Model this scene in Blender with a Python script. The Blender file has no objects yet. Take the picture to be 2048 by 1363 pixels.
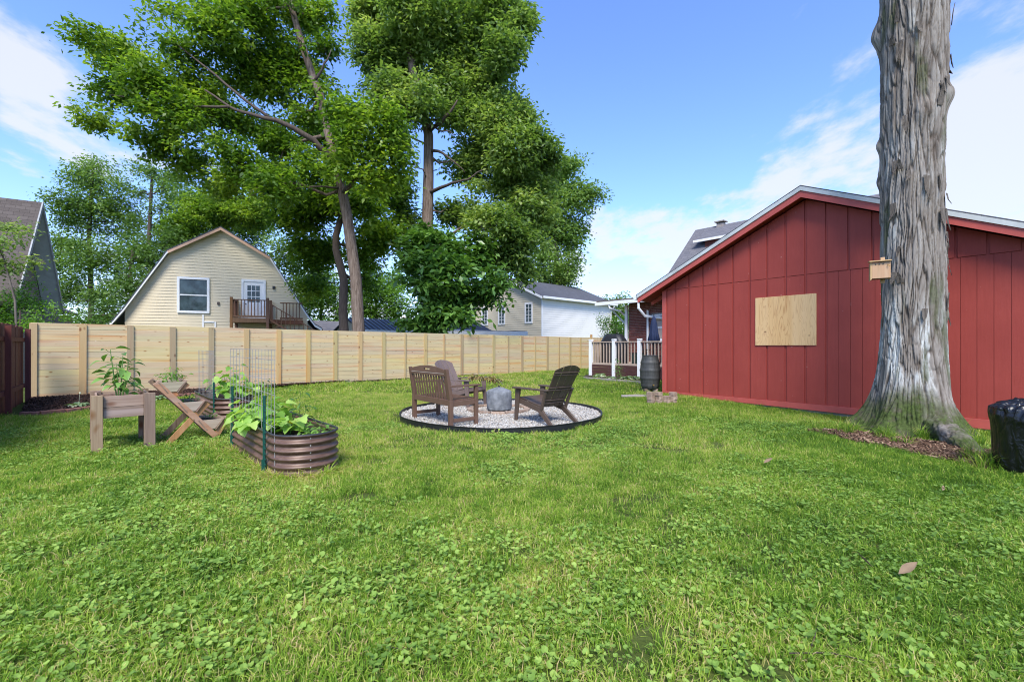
import bpy, math, random
import numpy as np
from mathutils import Vector, Matrix, Euler

sc = bpy.context.scene
col = sc.collection
R = math.radians
# ------------------------------------------------------------------ camera, sky, sun, exposure
F, HY, H = 910.0, 692.0, 1.3            # focal length in photo pixels, horizon row, eye height
cam = bpy.data.cameras.new('camera'); co = bpy.data.objects.new('camera', cam); col.objects.link(co)
cam.sensor_width = 36.0; cam.lens = 36.0 * F / 2048; cam.clip_end = 2000; cam.clip_start = .05
cam.shift_y = (HY - 681.5) / 2048
co.location = (0, 0, H); co.rotation_euler = (R(90), 0, 0); sc.camera = co

SUN_EL, SUN_AZ = 50.0, (-0.05, -0.99875)    # elevation, horizontal direction towards the sun
world = bpy.data.worlds.new('World'); sc.world = world; world.use_nodes = True
wn, wl = world.node_tree.nodes, world.node_tree.links; wn.clear()
def W(t, **k):
    n = wn.new(t)
    for a, b in k.items(): setattr(n, a, b)
    return n
def wmath(op, a, b=None, clamp=False):
    n = W('ShaderNodeMath', operation=op, use_clamp=clamp)
    for i, x in enumerate((a, b)):
        if x is None: continue
        if isinstance(x, (int, float)): n.inputs[i].default_value = x
        else: wl.new(x, n.inputs[i])
    return n.outputs[0]
sky = W('ShaderNodeTexSky', sky_type='NISHITA'); sky.sun_disc = False
sky.sun_elevation = R(SUN_EL); sky.sun_rotation = math.atan2(SUN_AZ[0], SUN_AZ[1]); sky.air_density = 1.0; sky.dust_density = .4; sky.ozone_density = 2.0
tint = W('ShaderNodeMix', data_type='RGBA', blend_type='MULTIPLY'); tint.inputs[0].default_value = 1
tint.inputs[7].default_value = (.72, .84, 1.16, 1); wl.new(sky.outputs[0], tint.inputs[6])
tc = W('ShaderNodeTexCoord'); sep = W('ShaderNodeSeparateXYZ'); wl.new(tc.outputs['Generated'], sep.inputs[0])
zz = wmath('ADD', wmath('MAXIMUM', sep.outputs[2], 0.0), .16)
cx, cy = wmath('DIVIDE', sep.outputs[0], zz), wmath('DIVIDE', sep.outputs[1], zz)
cmb = W('ShaderNodeCombineXYZ'); wl.new(cx, cmb.inputs[0]); wl.new(cy, cmb.inputs[1]); cmb.inputs[2].default_value = 3.7
mp = W('ShaderNodeMapping'); mp.inputs['Rotation'].default_value = (0, 0, R(28)); mp.inputs['Scale'].default_value = (1.0, .62, 1); wl.new(cmb.outputs[0], mp.inputs[0])
nz = W('ShaderNodeTexNoise'); nz.inputs['Scale'].default_value = 1.0; nz.inputs['Detail'].default_value = 8; nz.inputs['Roughness'].default_value = .56; nz.inputs['Distortion'].default_value = .35
wl.new(mp.outputs[0], nz.inputs['Vector'])
def blob(px, py, width, gain):           # a cloud bank that lies in one direction of the sky
    d = Vector(((px - 1024) / F, 1, (HY - py) / F)).normalized()
    v = W('ShaderNodeVectorMath', operation='DOT_PRODUCT'); wl.new(tc.outputs['Generated'], v.inputs[0]); v.inputs[1].default_value = d
    m = W('ShaderNodeMapRange', interpolation_type='SMOOTHSTEP'); wl.new(v.outputs['Value'], m.inputs[0])
    m.inputs[1].default_value = math.cos(R(width)); m.inputs[2].default_value = 1.0; m.inputs[3].default_value = 0; m.inputs[4].default_value = gain
    return m.outputs[0]
nf = W('ShaderNodeTexNoise'); nf.inputs['Scale'].default_value = 4.2; nf.inputs['Detail'].default_value = 7; nf.inputs['Roughness'].default_value = .6; wl.new(mp.outputs[0], nf.inputs['Vector'])
tot = wmath('ADD', nz.outputs[0], wmath('MULTIPLY', wmath('SUBTRACT', nf.outputs[0], .5), .85))
for b in ((2080, 120, 16, .07), (2040, 340, 7, .08), (1690, 130, 8, .12), (2000, 300, 8, .10), (60, 60, 7, .16), (15, 160, 4, .08), (250, 240, 14, -.12), (-250, 170, 16, .06), (1230, 560, 13, .24), (1360, 470, 7, .16), (2030, 390, 9, .16), (210, 310, 8, .14),
          (1500, 340, 9, .07), (1440, 100, 5, .07), (1250, 180, 24, -.15), (80, 290, 9, -.08), (560, 560, 16, .12), (700, 60, 22, -.10), (1850, 300, 4, -.06)):
    tot = wmath('ADD', tot, blob(*b))
mr = W('ShaderNodeMapRange', interpolation_type='SMOOTHSTEP'); wl.new(tot, mr.inputs[0])
mr.inputs[1].default_value = .53; mr.inputs[2].default_value = .74; mr.inputs[3].default_value = 0.0; mr.inputs[4].default_value = .82
hz = W('ShaderNodeMapRange', interpolation_type='SMOOTHSTEP'); wl.new(sep.outputs[2], hz.inputs[0])
hz.inputs[1].default_value = .30; hz.inputs[2].default_value = 0.0; hz.inputs[3].default_value = 0; hz.inputs[4].default_value = .38
cmask = wmath('MAXIMUM', mr.outputs[0], hz.outputs[0])
mx = W('ShaderNodeMix', data_type='RGBA'); wl.new(cmask, mx.inputs[0]); wl.new(tint.outputs[2], mx.inputs[6])
SKY_STRENGTH = .15
mx.inputs[7].default_value = (2.9, 2.95, 3.08, 1)
bg = W('ShaderNodeBackground'); bg.inputs[1].default_value = SKY_STRENGTH; wl.new(mx.outputs[2], bg.inputs[0])
wo = W('ShaderNodeOutputWorld'); wl.new(bg.outputs[0], wo.inputs[0])

sl = bpy.data.lights.new('sun', 'SUN'); sl.energy = 2.7; sl.angle = R(24); sl.color = (1, .955, .87)
so = bpy.data.objects.new('sun', sl); col.objects.link(so)
sd = Vector((SUN_AZ[0] * math.cos(R(SUN_EL)), SUN_AZ[1] * math.cos(R(SUN_EL)), math.sin(R(SUN_EL))))
so.rotation_euler = sd.to_track_quat('Z', 'Y').to_euler(); so.location = sd * 40
vs = sc.view_settings; vs.view_transform = 'Standard'; vs.look = 'None'; vs.exposure = 1.1; vs.gamma = 1; vs.use_curve_mapping = False
sc.cycles.use_denoising = True; sc.cycles.max_bounces = 6; sc.cycles.transparent_max_bounces = 6; sc.cycles.diffuse_bounces = 3
sc.cycles.sample_clamp_indirect = 6; sc.cycles.filter_width = 1.05

# ------------------------------------------------------------------ helpers
rnd = random.Random(7)
rng = np.random.default_rng(11)
def gp(px, py, z=0.0):                    # point on the ground seen at a pixel of the photo
    Y = F * (H - z) / (py - HY); return Vector(((px - 1024) / F * Y, Y, z))
def ap(px, py, Y):                        # point at distance Y seen at a pixel
    return Vector(((px - 1024) / F * Y, Y, H + (HY - py) * Y / F))
class MB:
    def __init__(s): s.v, s.f = [], []
    def add(s, vs_, fs):
        n = len(s.v); s.v += [tuple(v) for v in vs_]; s.f += [tuple(i + n for i in f) for f in fs]; return s
    def bx(s, x0, x1, y0, y1, z0, z1):
        return s.add([(x, y, z) for x in (x0, x1) for y in (y0, y1) for z in (z0, z1)],
                     [(0, 1, 3, 2), (4, 6, 7, 5), (0, 4, 5, 1), (2, 3, 7, 6), (0, 2, 6, 4), (1, 5, 7, 3)])
    def beam(s, p, q, w, t, up=(0, 0, 1), w2=None, t2=None):
        p, q = Vector(p), Vector(q); d = (q - p).normalized(); up = Vector(up)
        a = d.cross(up)
        if a.length < 1e-4: a = d.cross(Vector((0, 1, 0)))
        a.normalize(); b = a.cross(d).normalized()
        w2 = w if w2 is None else w2; t2 = t if t2 is None else t2
        vs_ = [p + a * i * w / 2 + b * j * t / 2 for i in (-1, 1) for j in (-1, 1)] + [q + a * i * w2 / 2 + b * j * t2 / 2 for i in (-1, 1) for j in (-1, 1)]
        return s.add(vs_, [(0, 1, 3, 2), (4, 6, 7, 5), (0, 4, 5, 1), (2, 3, 7, 6), (0, 2, 6, 4), (1, 5, 7, 3)])
    def tube(s, pts, rads, n=8, cap=True):
        pts = [Vector(p) for p in pts]
        if isinstance(rads, (int, float)): rads = [rads] * len(pts)
        vs_, fs = [], []; a = None
        for i, p in enumerate(pts):
            d = (pts[min(i + 1, len(pts) - 1)] - pts[max(i - 1, 0)]).normalized()
            if a is None: a = d.cross(Vector((0, 0, 1)) if abs(d.z) < .9 else Vector((1, 0, 0))).normalized()
            a = (a - d * a.dot(d)).normalized(); b = d.cross(a)
            for k in range(n):
                t = 2 * math.pi * k / n; vs_.append(p + (a * math.cos(t) + b * math.sin(t)) * rads[i])
        for i in range(len(pts) - 1):
            for k in range(n):
                fs.append((i * n + k, i * n + (k + 1) % n, (i + 1) * n + (k + 1) % n, (i + 1) * n + k))
        if cap: fs += [tuple(range(n))[::-1], tuple((len(pts) - 1) * n + k for k in range(n))]
        return s.add(vs_, fs)
    def lathe(s, prof, n=24, c=(0, 0, 0)):
        vs_, fs = [], []
        for r, z in prof:
            for k in range(n):
                t = 2 * math.pi * k / n; vs_.append((c[0] + r * math.cos(t), c[1] + r * math.sin(t), c[2] + z))
        for i in range(len(prof) - 1):
            for k in range(n): fs.append((i * n + k, i * n + (k + 1) % n, (i + 1) * n + (k + 1) % n, (i + 1) * n + k))
        fs += [tuple(range(n))[::-1], tuple((len(prof) - 1) * n + k for k in range(n))]
        return s.add(vs_, fs)
    def prism(s, poly, a0, a1, axis='y'):
        n = len(poly)
        mk = {'y': lambda p, a: (p[0], a, p[1]), 'z': lambda p, a: (p[0], p[1], a), 'x': lambda p, a: (a, p[0], p[1])}[axis]
        return s.add([mk(p, a0) for p in poly] + [mk(p, a1) for p in poly],
                     [tuple(range(n)), tuple(range(2 * n - 1, n - 1, -1))] + [(i, i + n, (i + 1) % n + n, (i + 1) % n) for i in range(n)])
    def build(s, name, mat_, parent=None, smooth=False, bevel=0.0, off=None, recalc=True):
        me = bpy.data.meshes.new(name)
        vs_ = s.v if off is None else [(v[0] - off[0], v[1] - off[1], v[2] - off[2]) for v in s.v]
        me.from_pydata(vs_, [], s.f); me.materials.append(mat_)
        if recalc:
            import bmesh
            b = bmesh.new(); b.from_mesh(me); bmesh.ops.recalc_face_normals(b, faces=b.faces); b.to_mesh(me); b.free()
        if smooth: me.shade_smooth()
        o = bpy.data.objects.new(name, me); col.objects.link(o); o.parent = parent
        if bevel:
            m = o.modifiers.new('bevel', 'BEVEL'); m.width = bevel; m.segments = 2; m.limit_method = 'ANGLE'
        return o
def np_mesh(name, v, quads, mat_, parent=None, tint=None, smooth=False, off=None, mats=None, midx=None):
    v = np.asarray(v, np.float32)
    if off is not None: v = v - np.asarray(off, np.float32)
    me = bpy.data.meshes.new(name); k = quads.shape[1]
    me.vertices.add(len(v)); me.vertices.foreach_set('co', v.ravel())
    me.loops.add(quads.size); me.loops.foreach_set('vertex_index', quads.astype(np.int32).ravel())
    me.polygons.add(len(quads)); me.polygons.foreach_set('loop_start', np.arange(0, quads.size, k, dtype=np.int32))
    for m in (mats or [mat_]): me.materials.append(m)
    me.update(calc_edges=True)
    if tint is not None:
        dom = 'FACE' if len(tint) == len(quads) else 'POINT'
        a = me.attributes.new('tint', 'FLOAT', dom); a.data.foreach_set('value', np.asarray(tint, np.float32))
    if midx is not None: me.polygons.foreach_set('material_index', np.asarray(midx, np.int32))
    if smooth: me.shade_smooth()
    o = bpy.data.objects.new(name, me); col.objects.link(o); o.parent = parent
    return o
def tag(o, label=None, cat=None, group=None, kind=None):
    for k, x in (('label', label), ('category', cat), ('group', group), ('kind', kind)):
        if x: o[k] = x
    return o
def thing(name, label, cat, loc=(0, 0, 0), rz=0.0, group=None):
    o = bpy.data.objects.new(name, None); col.objects.link(o); o.empty_display_size = .2
    o.location = loc; o.rotation_euler = (0, 0, rz); return tag(o, label, cat, group)
def inst(src, parent, loc=(0, 0, 0), rot=(0, 0, 0), scl=(1, 1, 1), name=None):   # another object on the same mesh
    o = bpy.data.objects.new(name or src.name.split('.')[0], src if isinstance(src, bpy.types.Mesh) else src.data)
    col.objects.link(o); o.parent = parent; o.location = loc; o.rotation_euler = rot; o.scale = scl; return o
def copy_tree(o, parent=None):
    c = o.copy(); col.objects.link(c); c.parent = parent
    for ch in list(o.children): copy_tree(ch, c)
    return c
# vectorised value noise
def _h(ix, iy, iz):
    n = (ix * 374761393 + iy * 668265263 + iz * 2147483647 + 1013904223) & 0xffffffff
    n = ((n ^ (n >> 13)) * 1274126177) & 0xffffffff
    n = ((n ^ (n >> 15)) * 2246822519) & 0xffffffff
    return ((n ^ (n >> 16)) & 0xffffff) / 16777216.0
def vnoise(p):
    p = np.asarray(p, np.float64); i = np.floor(p).astype(np.int64); f = p - i; f = f * f * (3 - 2 * f)
    r = 0
    for dx in (0, 1):
        for dy in (0, 1):
            for dz in (0, 1):
                w = (f[:, 0] if dx else 1 - f[:, 0]) * (f[:, 1] if dy else 1 - f[:, 1]) * (f[:, 2] if dz else 1 - f[:, 2])
                r = r + w * _h(i[:, 0] + dx, i[:, 1] + dy, i[:, 2] + dz)
    return r
def fbm(p, o=4):
    r, a, t = 0, 1.0, 0
    p = np.asarray(p, np.float64)
    for k in range(o): r = r + a * vnoise(p * 2 ** k + 17.3 * k); t += a; a *= .5
    return r / t

# ------------------------------------------------------------------ materials
class NT:
    def __init__(s, name):
        s.m = bpy.data.materials.new(name); s.m.use_nodes = True; s.n, s.l = s.m.node_tree.nodes, s.m.node_tree.links
        s.p = s.n['Principled BSDF']; s.tc = None
    def node(s, t, **k):
        n = s.n.new(t)
        for a, b in k.items(): setattr(n, a, b)
        return n
    def set(s, sock, x):
        if isinstance(x, (int, float)): sock.default_value = x
        elif isinstance(x, (tuple, list)): sock.default_value = tuple(x) + ((1,) if len(x) == 3 and sock.type == 'RGBA' else ())
        else: s.l.new(x, sock)
    def coord(s, kind='Object', scale=(1, 1, 1), rndoff=False):
        if kind == 'World': v = s.node('ShaderNodeNewGeometry').outputs['Position']
        else: v = s.node('ShaderNodeTexCoord').outputs[kind]
        if rndoff:
            a = s.node('ShaderNodeVectorMath', operation='MULTIPLY_ADD'); cb = s.node('ShaderNodeCombineXYZ'); oi = s.node('ShaderNodeObjectInfo')
            for i in range(3): s.l.new(oi.outputs['Random'], cb.inputs[i])
            s.l.new(cb.outputs[0], a.inputs[0]); a.inputs[1].default_value = (37, 51, 23); s.l.new(v, a.inputs[2]); v = a.outputs[0]
        m = s.node('ShaderNodeMapping'); s.l.new(v, m.inputs[0]); m.inputs['Scale'].default_value = scale; return m.outputs[0]
    def noise(s, vec, scale=1, detail=4, rough=.55, dist=0):
        n = s.node('ShaderNodeTexNoise'); s.l.new(vec, n.inputs['Vector']); n.inputs['Scale'].default_value = scale
        n.inputs['Detail'].default_value = detail; n.inputs['Roughness'].default_value = rough; n.inputs['Distortion'].default_value = dist; return n.outputs[0]
    def ramp(s, f, stops):
        n = s.node('ShaderNodeValToRGB'); s.set(n.inputs[0], f); e = n.color_ramp.elements
        while len(e) < len(stops): e.new(.5)
        for x, (pos, c) in zip(e, stops): x.position = pos; x.color = tuple(c) + (1,) if len(c) == 3 else c
        return n.outputs[0]
    def rng(s, f, a, b, c=0, d=1):
        n = s.node('ShaderNodeMapRange'); s.set(n.inputs[0], f)
        for i, x in enumerate((a, b, c, d)): n.inputs[i + 1].default_value = x
        return n.outputs[0]
    def mix(s, f, a, b, mode='MIX'):
        n = s.node('ShaderNodeMix', data_type='RGBA', blend_type=mode); s.set(n.inputs[0], f); s.set(n.inputs[6], a); s.set(n.inputs[7], b); return n.outputs[2]
    def math(s, op, a, b=0.0):
        n = s.node('ShaderNodeMath', operation=op); s.set(n.inputs[0], a); s.set(n.inputs[1], b); return n.outputs[0]
    def hsv(s, c, val, sat=1.0, hue=.5):
        n = s.node('ShaderNodeHueSaturation'); s.set(n.inputs['Color'], c); s.set(n.inputs['Value'], val); s.set(n.inputs['Saturation'], sat); s.set(n.inputs['Hue'], hue); return n.outputs[0]
    def random(s, a, b): return s.rng(s.node('ShaderNodeObjectInfo').outputs['Random'], 0, 1, a, b)
    def bump(s, h, strength=.4, dist=.01):
        n = s.node('ShaderNodeBump'); n.inputs['Strength'].default_value = strength; n.inputs['Distance'].default_value = dist
        s.l.new(h, n.inputs['Height']); s.l.new(n.outputs[0], s.p.inputs['Normal'])
    def out(s, c, rough=.6, metal=0, spec=.4):
        s.set(s.p.inputs['Base Color'], c); s.set(s.p.inputs['Roughness'], rough); s.set(s.p.inputs['Metallic'], metal)
        s.p.inputs['Specular IOR Level'].default_value = spec; return s.m
def mat(name, c, rough=.6, var=.12, scale=6, stretch=(1, 1, 1), bump=0.0, bscale=60, metal=0, rv=.0, c2=None, spec=.4, kind='Object', dirt=0):
    t = NT(name); v = t.coord(kind, stretch, rndoff=(kind == 'Object'))
    a = tuple(x * (1 - var) for x in c); b = tuple(x * (1 + var) for x in (c2 or c))
    r = t.mix(t.rng(t.noise(v, scale, 6, .6), .3, .7), a, b)
    if dirt:
        d = t.rng(t.noise(v, scale * .35, 5, .7), .52, .72); r = t.mix(t.math('MULTIPLY', d, dirt), r, (.09, .075, .055))
    if rv: r = t.hsv(r, t.random(1 - rv, 1 + rv))
    if bump: t.bump(t.noise(v, bscale, 3), bump, .004)
    return t.out(r, rough, metal, spec)
def wood(name, c, c2, axis='x', rough=.75, rv=.1, grain=30, knots=None, knotc=(.13, .05, .018), streak=None, bump=.35):
    t = NT(name); st = {'x': (1.2, grain, grain), 'y': (grain, 1.2, grain), 'z': (grain, grain, 1.2)}[axis]
    v = t.coord('Object', st, rndoff=True); g = t.noise(v, 1.0, 5, .65, .6)
    r = t.mix(t.rng(g, .3, .72), c, c2)
    if streak:
        w = t.coord('Object', tuple(x * .28 for x in st), rndoff=True); r = t.mix(t.rng(t.noise(w, 1.0, 3, .6, .3), .52, .70, 0, .75), r, streak)
    if knots:
        ks = {'x': (knots, knots * 1.0, knots * 1.9), 'y': (knots * 1.6,) * 3, 'z': (knots * 1.6, knots * 1.6, knots)}[axis]
        kv = t.coord('Object', ks, rndoff=True); n = t.node('ShaderNodeTexVoronoi'); t.l.new(kv, n.inputs['Vector']); n.inputs['Scale'].default_value = 1.0; n.inputs['Randomness'].default_value = 1
        k = t.rng(n.outputs['Distance'], .07, .19, 1, 0); sel = t.rng(t.noise(kv, .9, 2), .43, .50)
        r = t.mix(t.math('MULTIPLY', t.math('MULTIPLY', k, sel), .85), r, knotc)
    if rv: r = t.hsv(r, t.random(1 - rv, 1 + rv), t.random(.9, 1.12), t.rng(t.math('FRACT', t.math('MULTIPLY', t.node('ShaderNodeObjectInfo').outputs['Random'], 7.3)), 0, 1, .484, .509))
    if bump: t.bump(g, bump, .003)
    return t.out(r, rough, 0, .25)
def leafmat(name, stops, trans=.35, rough=.45, spec=.35, trc=1.6):
    t = NT(name); a = t.node('ShaderNodeAttribute', attribute_name='tint')
    f = a.outputs['Fac']
    c = t.ramp(f, stops); t.out(c, rough, 0, spec)
    tr = t.node('ShaderNodeBsdfTranslucent'); t.l.new(t.mix(1.0, c, (trc, trc * 1.05, trc * .5), 'MULTIPLY'), tr.inputs[0])
    ms = t.node('ShaderNodeMixShader'); ms.inputs[0].default_value = trans
    t.l.new(t.p.outputs[0], ms.inputs[1]); t.l.new(tr.outputs[0], ms.inputs[2]); t.l.new(ms.outputs[0], t.n['Material Output'].inputs[0]); return t.m
M = {}
M['fence'] = wood('pale_pine', (.60, .475, .265), (.48, .39, .21), 'x', .7, .06, 26, knots=4.2, knotc=(.26, .11, .035), streak=(.50, .25, .105), bump=.2)
M['fence_post'] = wood('pine_post', (.44, .34, .17), (.40, .30, .14), 'z', .7, .2, 26, knots=3.0, streak=(.42, .23, .09), bump=.2)
M['brown_fence'] = wood('stained_brown', (.125, .040, .030), (.085, .028, .022), 'z', .7, .1, 22)
M['cedar'] = wood('weathered_cedar', (.31, .225, .155), (.18, .12, .08), 'z', .8, .18, 30, knots=2.2, streak=(.17, .11, .085))
M['cedar_x'] = wood('weathered_cedar_rail', (.38, .28, .21), (.22, .15, .10), 'x', .8, .32, 30, knots=2.5, streak=(.46, .35, .30))
M['orange_wood'] = wood('orange_pine', (.46, .235, .10), (.32, .14, .055), 'z', .65, .15, 24, streak=(.48, .30, .17))
M['trough'] = wood('grey_trough_wood', (.46, .38, .27), (.30, .24, .16), 'x', .8, .1, 24, streak=(.20, .15, .10))
M['plywood'] = NT('x').m
M['rail_wood'] = wood('weathered_orange_rail', (.42, .265, .155), (.29, .17, .095), 'x', .75, .15, 24, streak=(.36, .27, .20))
M['grey_trim2'] = mat('dull_grey_trim', (.30, .31, .31), .6, .12, 4)
def plywood():
    t = NT('yellow_plywood'); v = t.coord('Object', (5, 5, .75)); w = t.noise(v, 1.0, 2, .5, 1.2)
    s = t.math('FRACT', t.math('MULTIPLY', w, 11)); s = t.rng(s, 0, .4, 1, 0)
    c = t.mix(t.math('MULTIPLY', s, .85), (.66, .41, .18), (.43, .20, .07))
    v2 = t.coord('Object', (2.3, 1, .12)); c = t.mix(t.rng(t.noise(v2, 1.5, 2), .4, .65, 0, .5), c, (.72, .50, .27))
    vo = t.node('ShaderNodeTexVoronoi'); t.l.new(t.coord('Object', (2.6, 1, 4)), vo.inputs['Vector']); vo.inputs['Scale'].default_value = 1
    c = t.mix(t.rng(vo.outputs['Distance'], .04, .09, .8, 0), c, (.16, .07, .03))
    return t.out(c, .6, 0, .3)
M['plywood'] = plywood()
def redpaint():
    t = NT('red_barn_paint'); v = t.coord('World', (1, 1, 1)); w = t.coord('World', (30, 30, 2.2)); x = t.coord('World', (6, 6, 120))
    c = t.mix(t.rng(t.noise(v, 1.1, 5, .6), .3, .7), (.285, .044, .031), (.345, .058, .041))
    c = t.mix(t.rng(t.noise(w, 1.0, 4), .35, .7, 0, .35), c, (.25, .038, .027))
    g = t.node('ShaderNodeNewGeometry'); sp = t.node('ShaderNodeSeparateXYZ'); t.l.new(g.outputs['Position'], sp.inputs[0])
    chip = t.math('MULTIPLY', t.rng(t.noise(t.coord('World', (9, 9, 9)), 2.4, 2, .4), .775, .79), 1.0)
    c = t.mix(t.math('MULTIPLY', chip, .8), c, (.62, .42, .38))
    h = t.math('ADD', t.noise(w, 2.0, 3), t.math('MULTIPLY', t.noise(x, 1.0, 2), .6)); t.bump(h, .35, .004)
    return t.out(c, .55, 0, .3)
M['red'] = redpaint()
M['red_trim'] = mat('red_trim_paint', (.42, .080, .062), .5, .1, 5, (1, 1, 1), .15, 90, spec=.4)
M['grey_trim'] = mat('weathered_white_trim', (.50, .52, .50), .6, .12, 4, bump=.1, dirt=.35)
M['white'] = mat('white_paint', (.78, .78, .77), .5, .04, 5, dirt=.10)
M['white_metal'] = mat('white_aluminium', (.76, .77, .77), .35, .03, 3, dirt=.15)
def shingles(name, c, c2, sx=.30, sz=.13, axis='x'):
    t = NT(name); v = t.coord('Object'); b = t.node('ShaderNodeTexBrick')
    cb = t.node('ShaderNodeCombineXYZ'); sp = t.node('ShaderNodeSeparateXYZ'); t.l.new(v, sp.inputs[0])
    t.l.new(sp.outputs[0 if axis == 'x' else 1], cb.inputs[0]); t.l.new(sp.outputs[2], cb.inputs[1])
    t.l.new(cb.outputs[0], b.inputs['Vector']); b.inputs['Scale'].default_value = 1; b.inputs['Brick Width'].default_value = sx; b.inputs['Row Height'].default_value = sz
    b.inputs['Mortar Size'].default_value = .006; b.inputs['Mortar Smooth'].default_value = .2; b.inputs['Bias'].default_value = 0
    b.inputs['Color1'].default_value = (*c, 1); b.inputs['Color2'].default_value = (*c2, 1); b.inputs['Mortar'].default_value = tuple(x * .45 for x in c) + (1,)
    r = t.mix(t.rng(t.noise(v, 60, 2), .35, .7, 0, .4), b.outputs[0], tuple(x * 1.6 for x in c2)); t.bump(b.outputs[0], .4, .01)
    return t.out(r, .9, 0, .15)
M['shingle_grey'] = shingles('grey_shingles', (.105, .105, .12), (.145, .14, .15))
M['shingle_dark'] = shingles('dark_shingles', (.07, .072, .085), (.09, .092, .105))
M['shingle_brown'] = shingles('brown_shingles', (.075, .062, .055), (.105, .088, .078), .25, .13, 'x')
M['cream'] = mat('cream_siding', (.64, .545, .37), .5, .03, 2, bump=.05, rv=0)
M['cream_b'] = mat('beige_siding', (.62, .54, .39), .5, .03, 2)
M['white_siding'] = mat('white_siding', (.74, .71, .65), .5, .03, 2)
M['salmon'] = mat('primed_wood_trim', (.58, .36, .24), .6, .1, 4)
def glass(name, c=(.03, .045, .05)):
    t = NT(name); v = t.coord('Object'); t.set(t.p.inputs['Base Color'], t.mix(t.rng(t.noise(v, 2.5, 4), .4, .62), c, tuple(x * 2.2 for x in c)))
    t.p.inputs['Roughness'].default_value = .04; t.p.inputs['Specular IOR Level'].default_value = .35; return t.m
M['glass'] = glass('window_glass')
M['deck_wood'] = wood('stained_deck_wood', (.22, .115, .06), (.13, .065, .035), 'z', .7, .15, 26)
M['rail_tan'] = mat('tan_rail_paint', (.42, .32, .25), .6, .12, 6)
M['skirt'] = mat('brown_skirt_board', (.075, .03, .026), .55, .1, 5)
M['black_fabric'] = mat('black_vinyl_cover', (.018, .018, .02), .45, .2, 5, bump=.5, bscale=12)
M['navy'] = mat('navy_canvas', (.018, .03, .075), .8, .2, 8, (4, 4, 1), bump=.5, bscale=8)
M['barrel'] = mat('charcoal_plastic', (.036, .036, .034), .55, .15, 20, (1, 1, .2), bump=.5, bscale=30, c2=(.055, .055, .052))
M['brown_plastic'] = mat('brown_poly_lumber', (.125, .070, .047), .42, .1, 10, (1, 1, 1), bump=.1, bscale=60)
M['dark_brown'] = mat('dark_brown_resin', (.085, .058, .042), .45, .12, 10, bump=.08)
M['mauve_brown'] = mat('faded_brown_resin', (.15, .108, .092), .5, .1, 8, bump=.08)
M['cover'] = mat('grey_canvas', (.11, .12, .13), .85, .15, 9, bump=1.0, bscale=11, c2=(.20, .21, .22))
M['black_edge'] = mat('black_plastic_edging', (.014, .015, .016), .5, .2, 10, bump=.3)
M['paver'] = mat('tan_paver', (.26, .17, .12), .9, .25, 14, bump=.6, bscale=60, rv=.22, c2=(.32, .24, .18))
M['paver_red'] = mat('red_edging_block', (.27, .12, .085), .9, .2, 14, bump=.5, bscale=50, rv=.2)
M['concrete'] = mat('grey_concrete', (.28, .25, .22), .9, .15, 8, bump=.4)
def corrug():
    t = NT('bronze_painted_steel'); v = t.coord('Object')
    c = t.mix(t.rng(t.noise(t.coord('Object', (3, 3, 14)), 2.2, 6, .7), .35, .72), (.085, .042, .028), (.18, .11, .078))
    g = t.node('ShaderNodeSeparateXYZ'); t.l.new(v, g.inputs[0])
    d = t.math('MULTIPLY', t.rng(g.outputs[2], .14, 0, 0, .7), t.rng(t.noise(v, 9, 4), .35, .65)); c = t.mix(d, c, (.17, .11, .07))
    return t.out(c, .42, .15, .5)
M['bronze'] = corrug()
M['rubber'] = mat('black_rubber', (.03, .032, .034), .4, .15, 10)
M['soil'] = mat('dark_soil', (.032, .019, .013), .95, .5, 25, bump=1, bscale=60, kind='World')
M['green_metal'] = mat('green_enamel', (.01, .075, .055), .4, .1, 8)
M['wire'] = mat('galvanised_wire', (.27, .265, .25), .5, .1, 8, metal=.1)
M['green_stem'] = mat('green_stem', (.10, .2, .04), .5, .2, 10)
M['branch'] = mat('grey_brown_branch', (.13, .105, .085), .9, .3, 9, (1, 1, .2), bump=.8, bscale=30)
M['dark_trunk'] = mat('dark_bark', (.075, .055, .043), .95, .35, 9, (3, 3, .4), bump=1, bscale=20)
M['hook'] = mat('brass_hook', (.5, .3, .08), .35, .1, 9, metal=.8)
M['black_metal'] = mat('black_metal', (.015, .015, .016), .4, .1, 9)
M['terracotta'] = mat('clay_red_wood', (.20, .085, .055), .7, .1, 9)
def brickwall(name, c, c2, mort, coordz=True, axis=0):
    t = NT(name); v = t.coord('Object'); b = t.node('ShaderNodeTexBrick'); cb = t.node('ShaderNodeCombineXYZ'); sp = t.node('ShaderNodeSeparateXYZ'); t.l.new(v, sp.inputs[0])
    t.l.new(sp.outputs[axis], cb.inputs[0]); t.l.new(sp.outputs[2], cb.inputs[1]); t.l.new(cb.outputs[0], b.inputs['Vector'])
    b.inputs['Scale'].default_value = 1; b.inputs['Brick Width'].default_value = .21; b.inputs['Row Height'].default_value = .072; b.inputs['Mortar Size'].default_value = .006
    b.inputs['Color1'].default_value = (*c, 1); b.inputs['Color2'].default_value = (*c2, 1); b.inputs['Mortar'].default_value = (*mort, 1); t.bump(b.outputs[0], .3, .006)
    return t.out(b.outputs[0], .85, 0, .2)
M['mortar'] = mat('lime_mortar', (.40, .33, .28), .95, .1, 9)
M['brick'] = mat('dark_red_brick', (.145, .042, .032), .85, .25, 12, bump=.4, rv=.25)
M['grey_brick'] = brickwall('grey_brick', (.30, .26, .235), (.36, .31, .28), (.16, .14, .13), axis=1)
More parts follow.
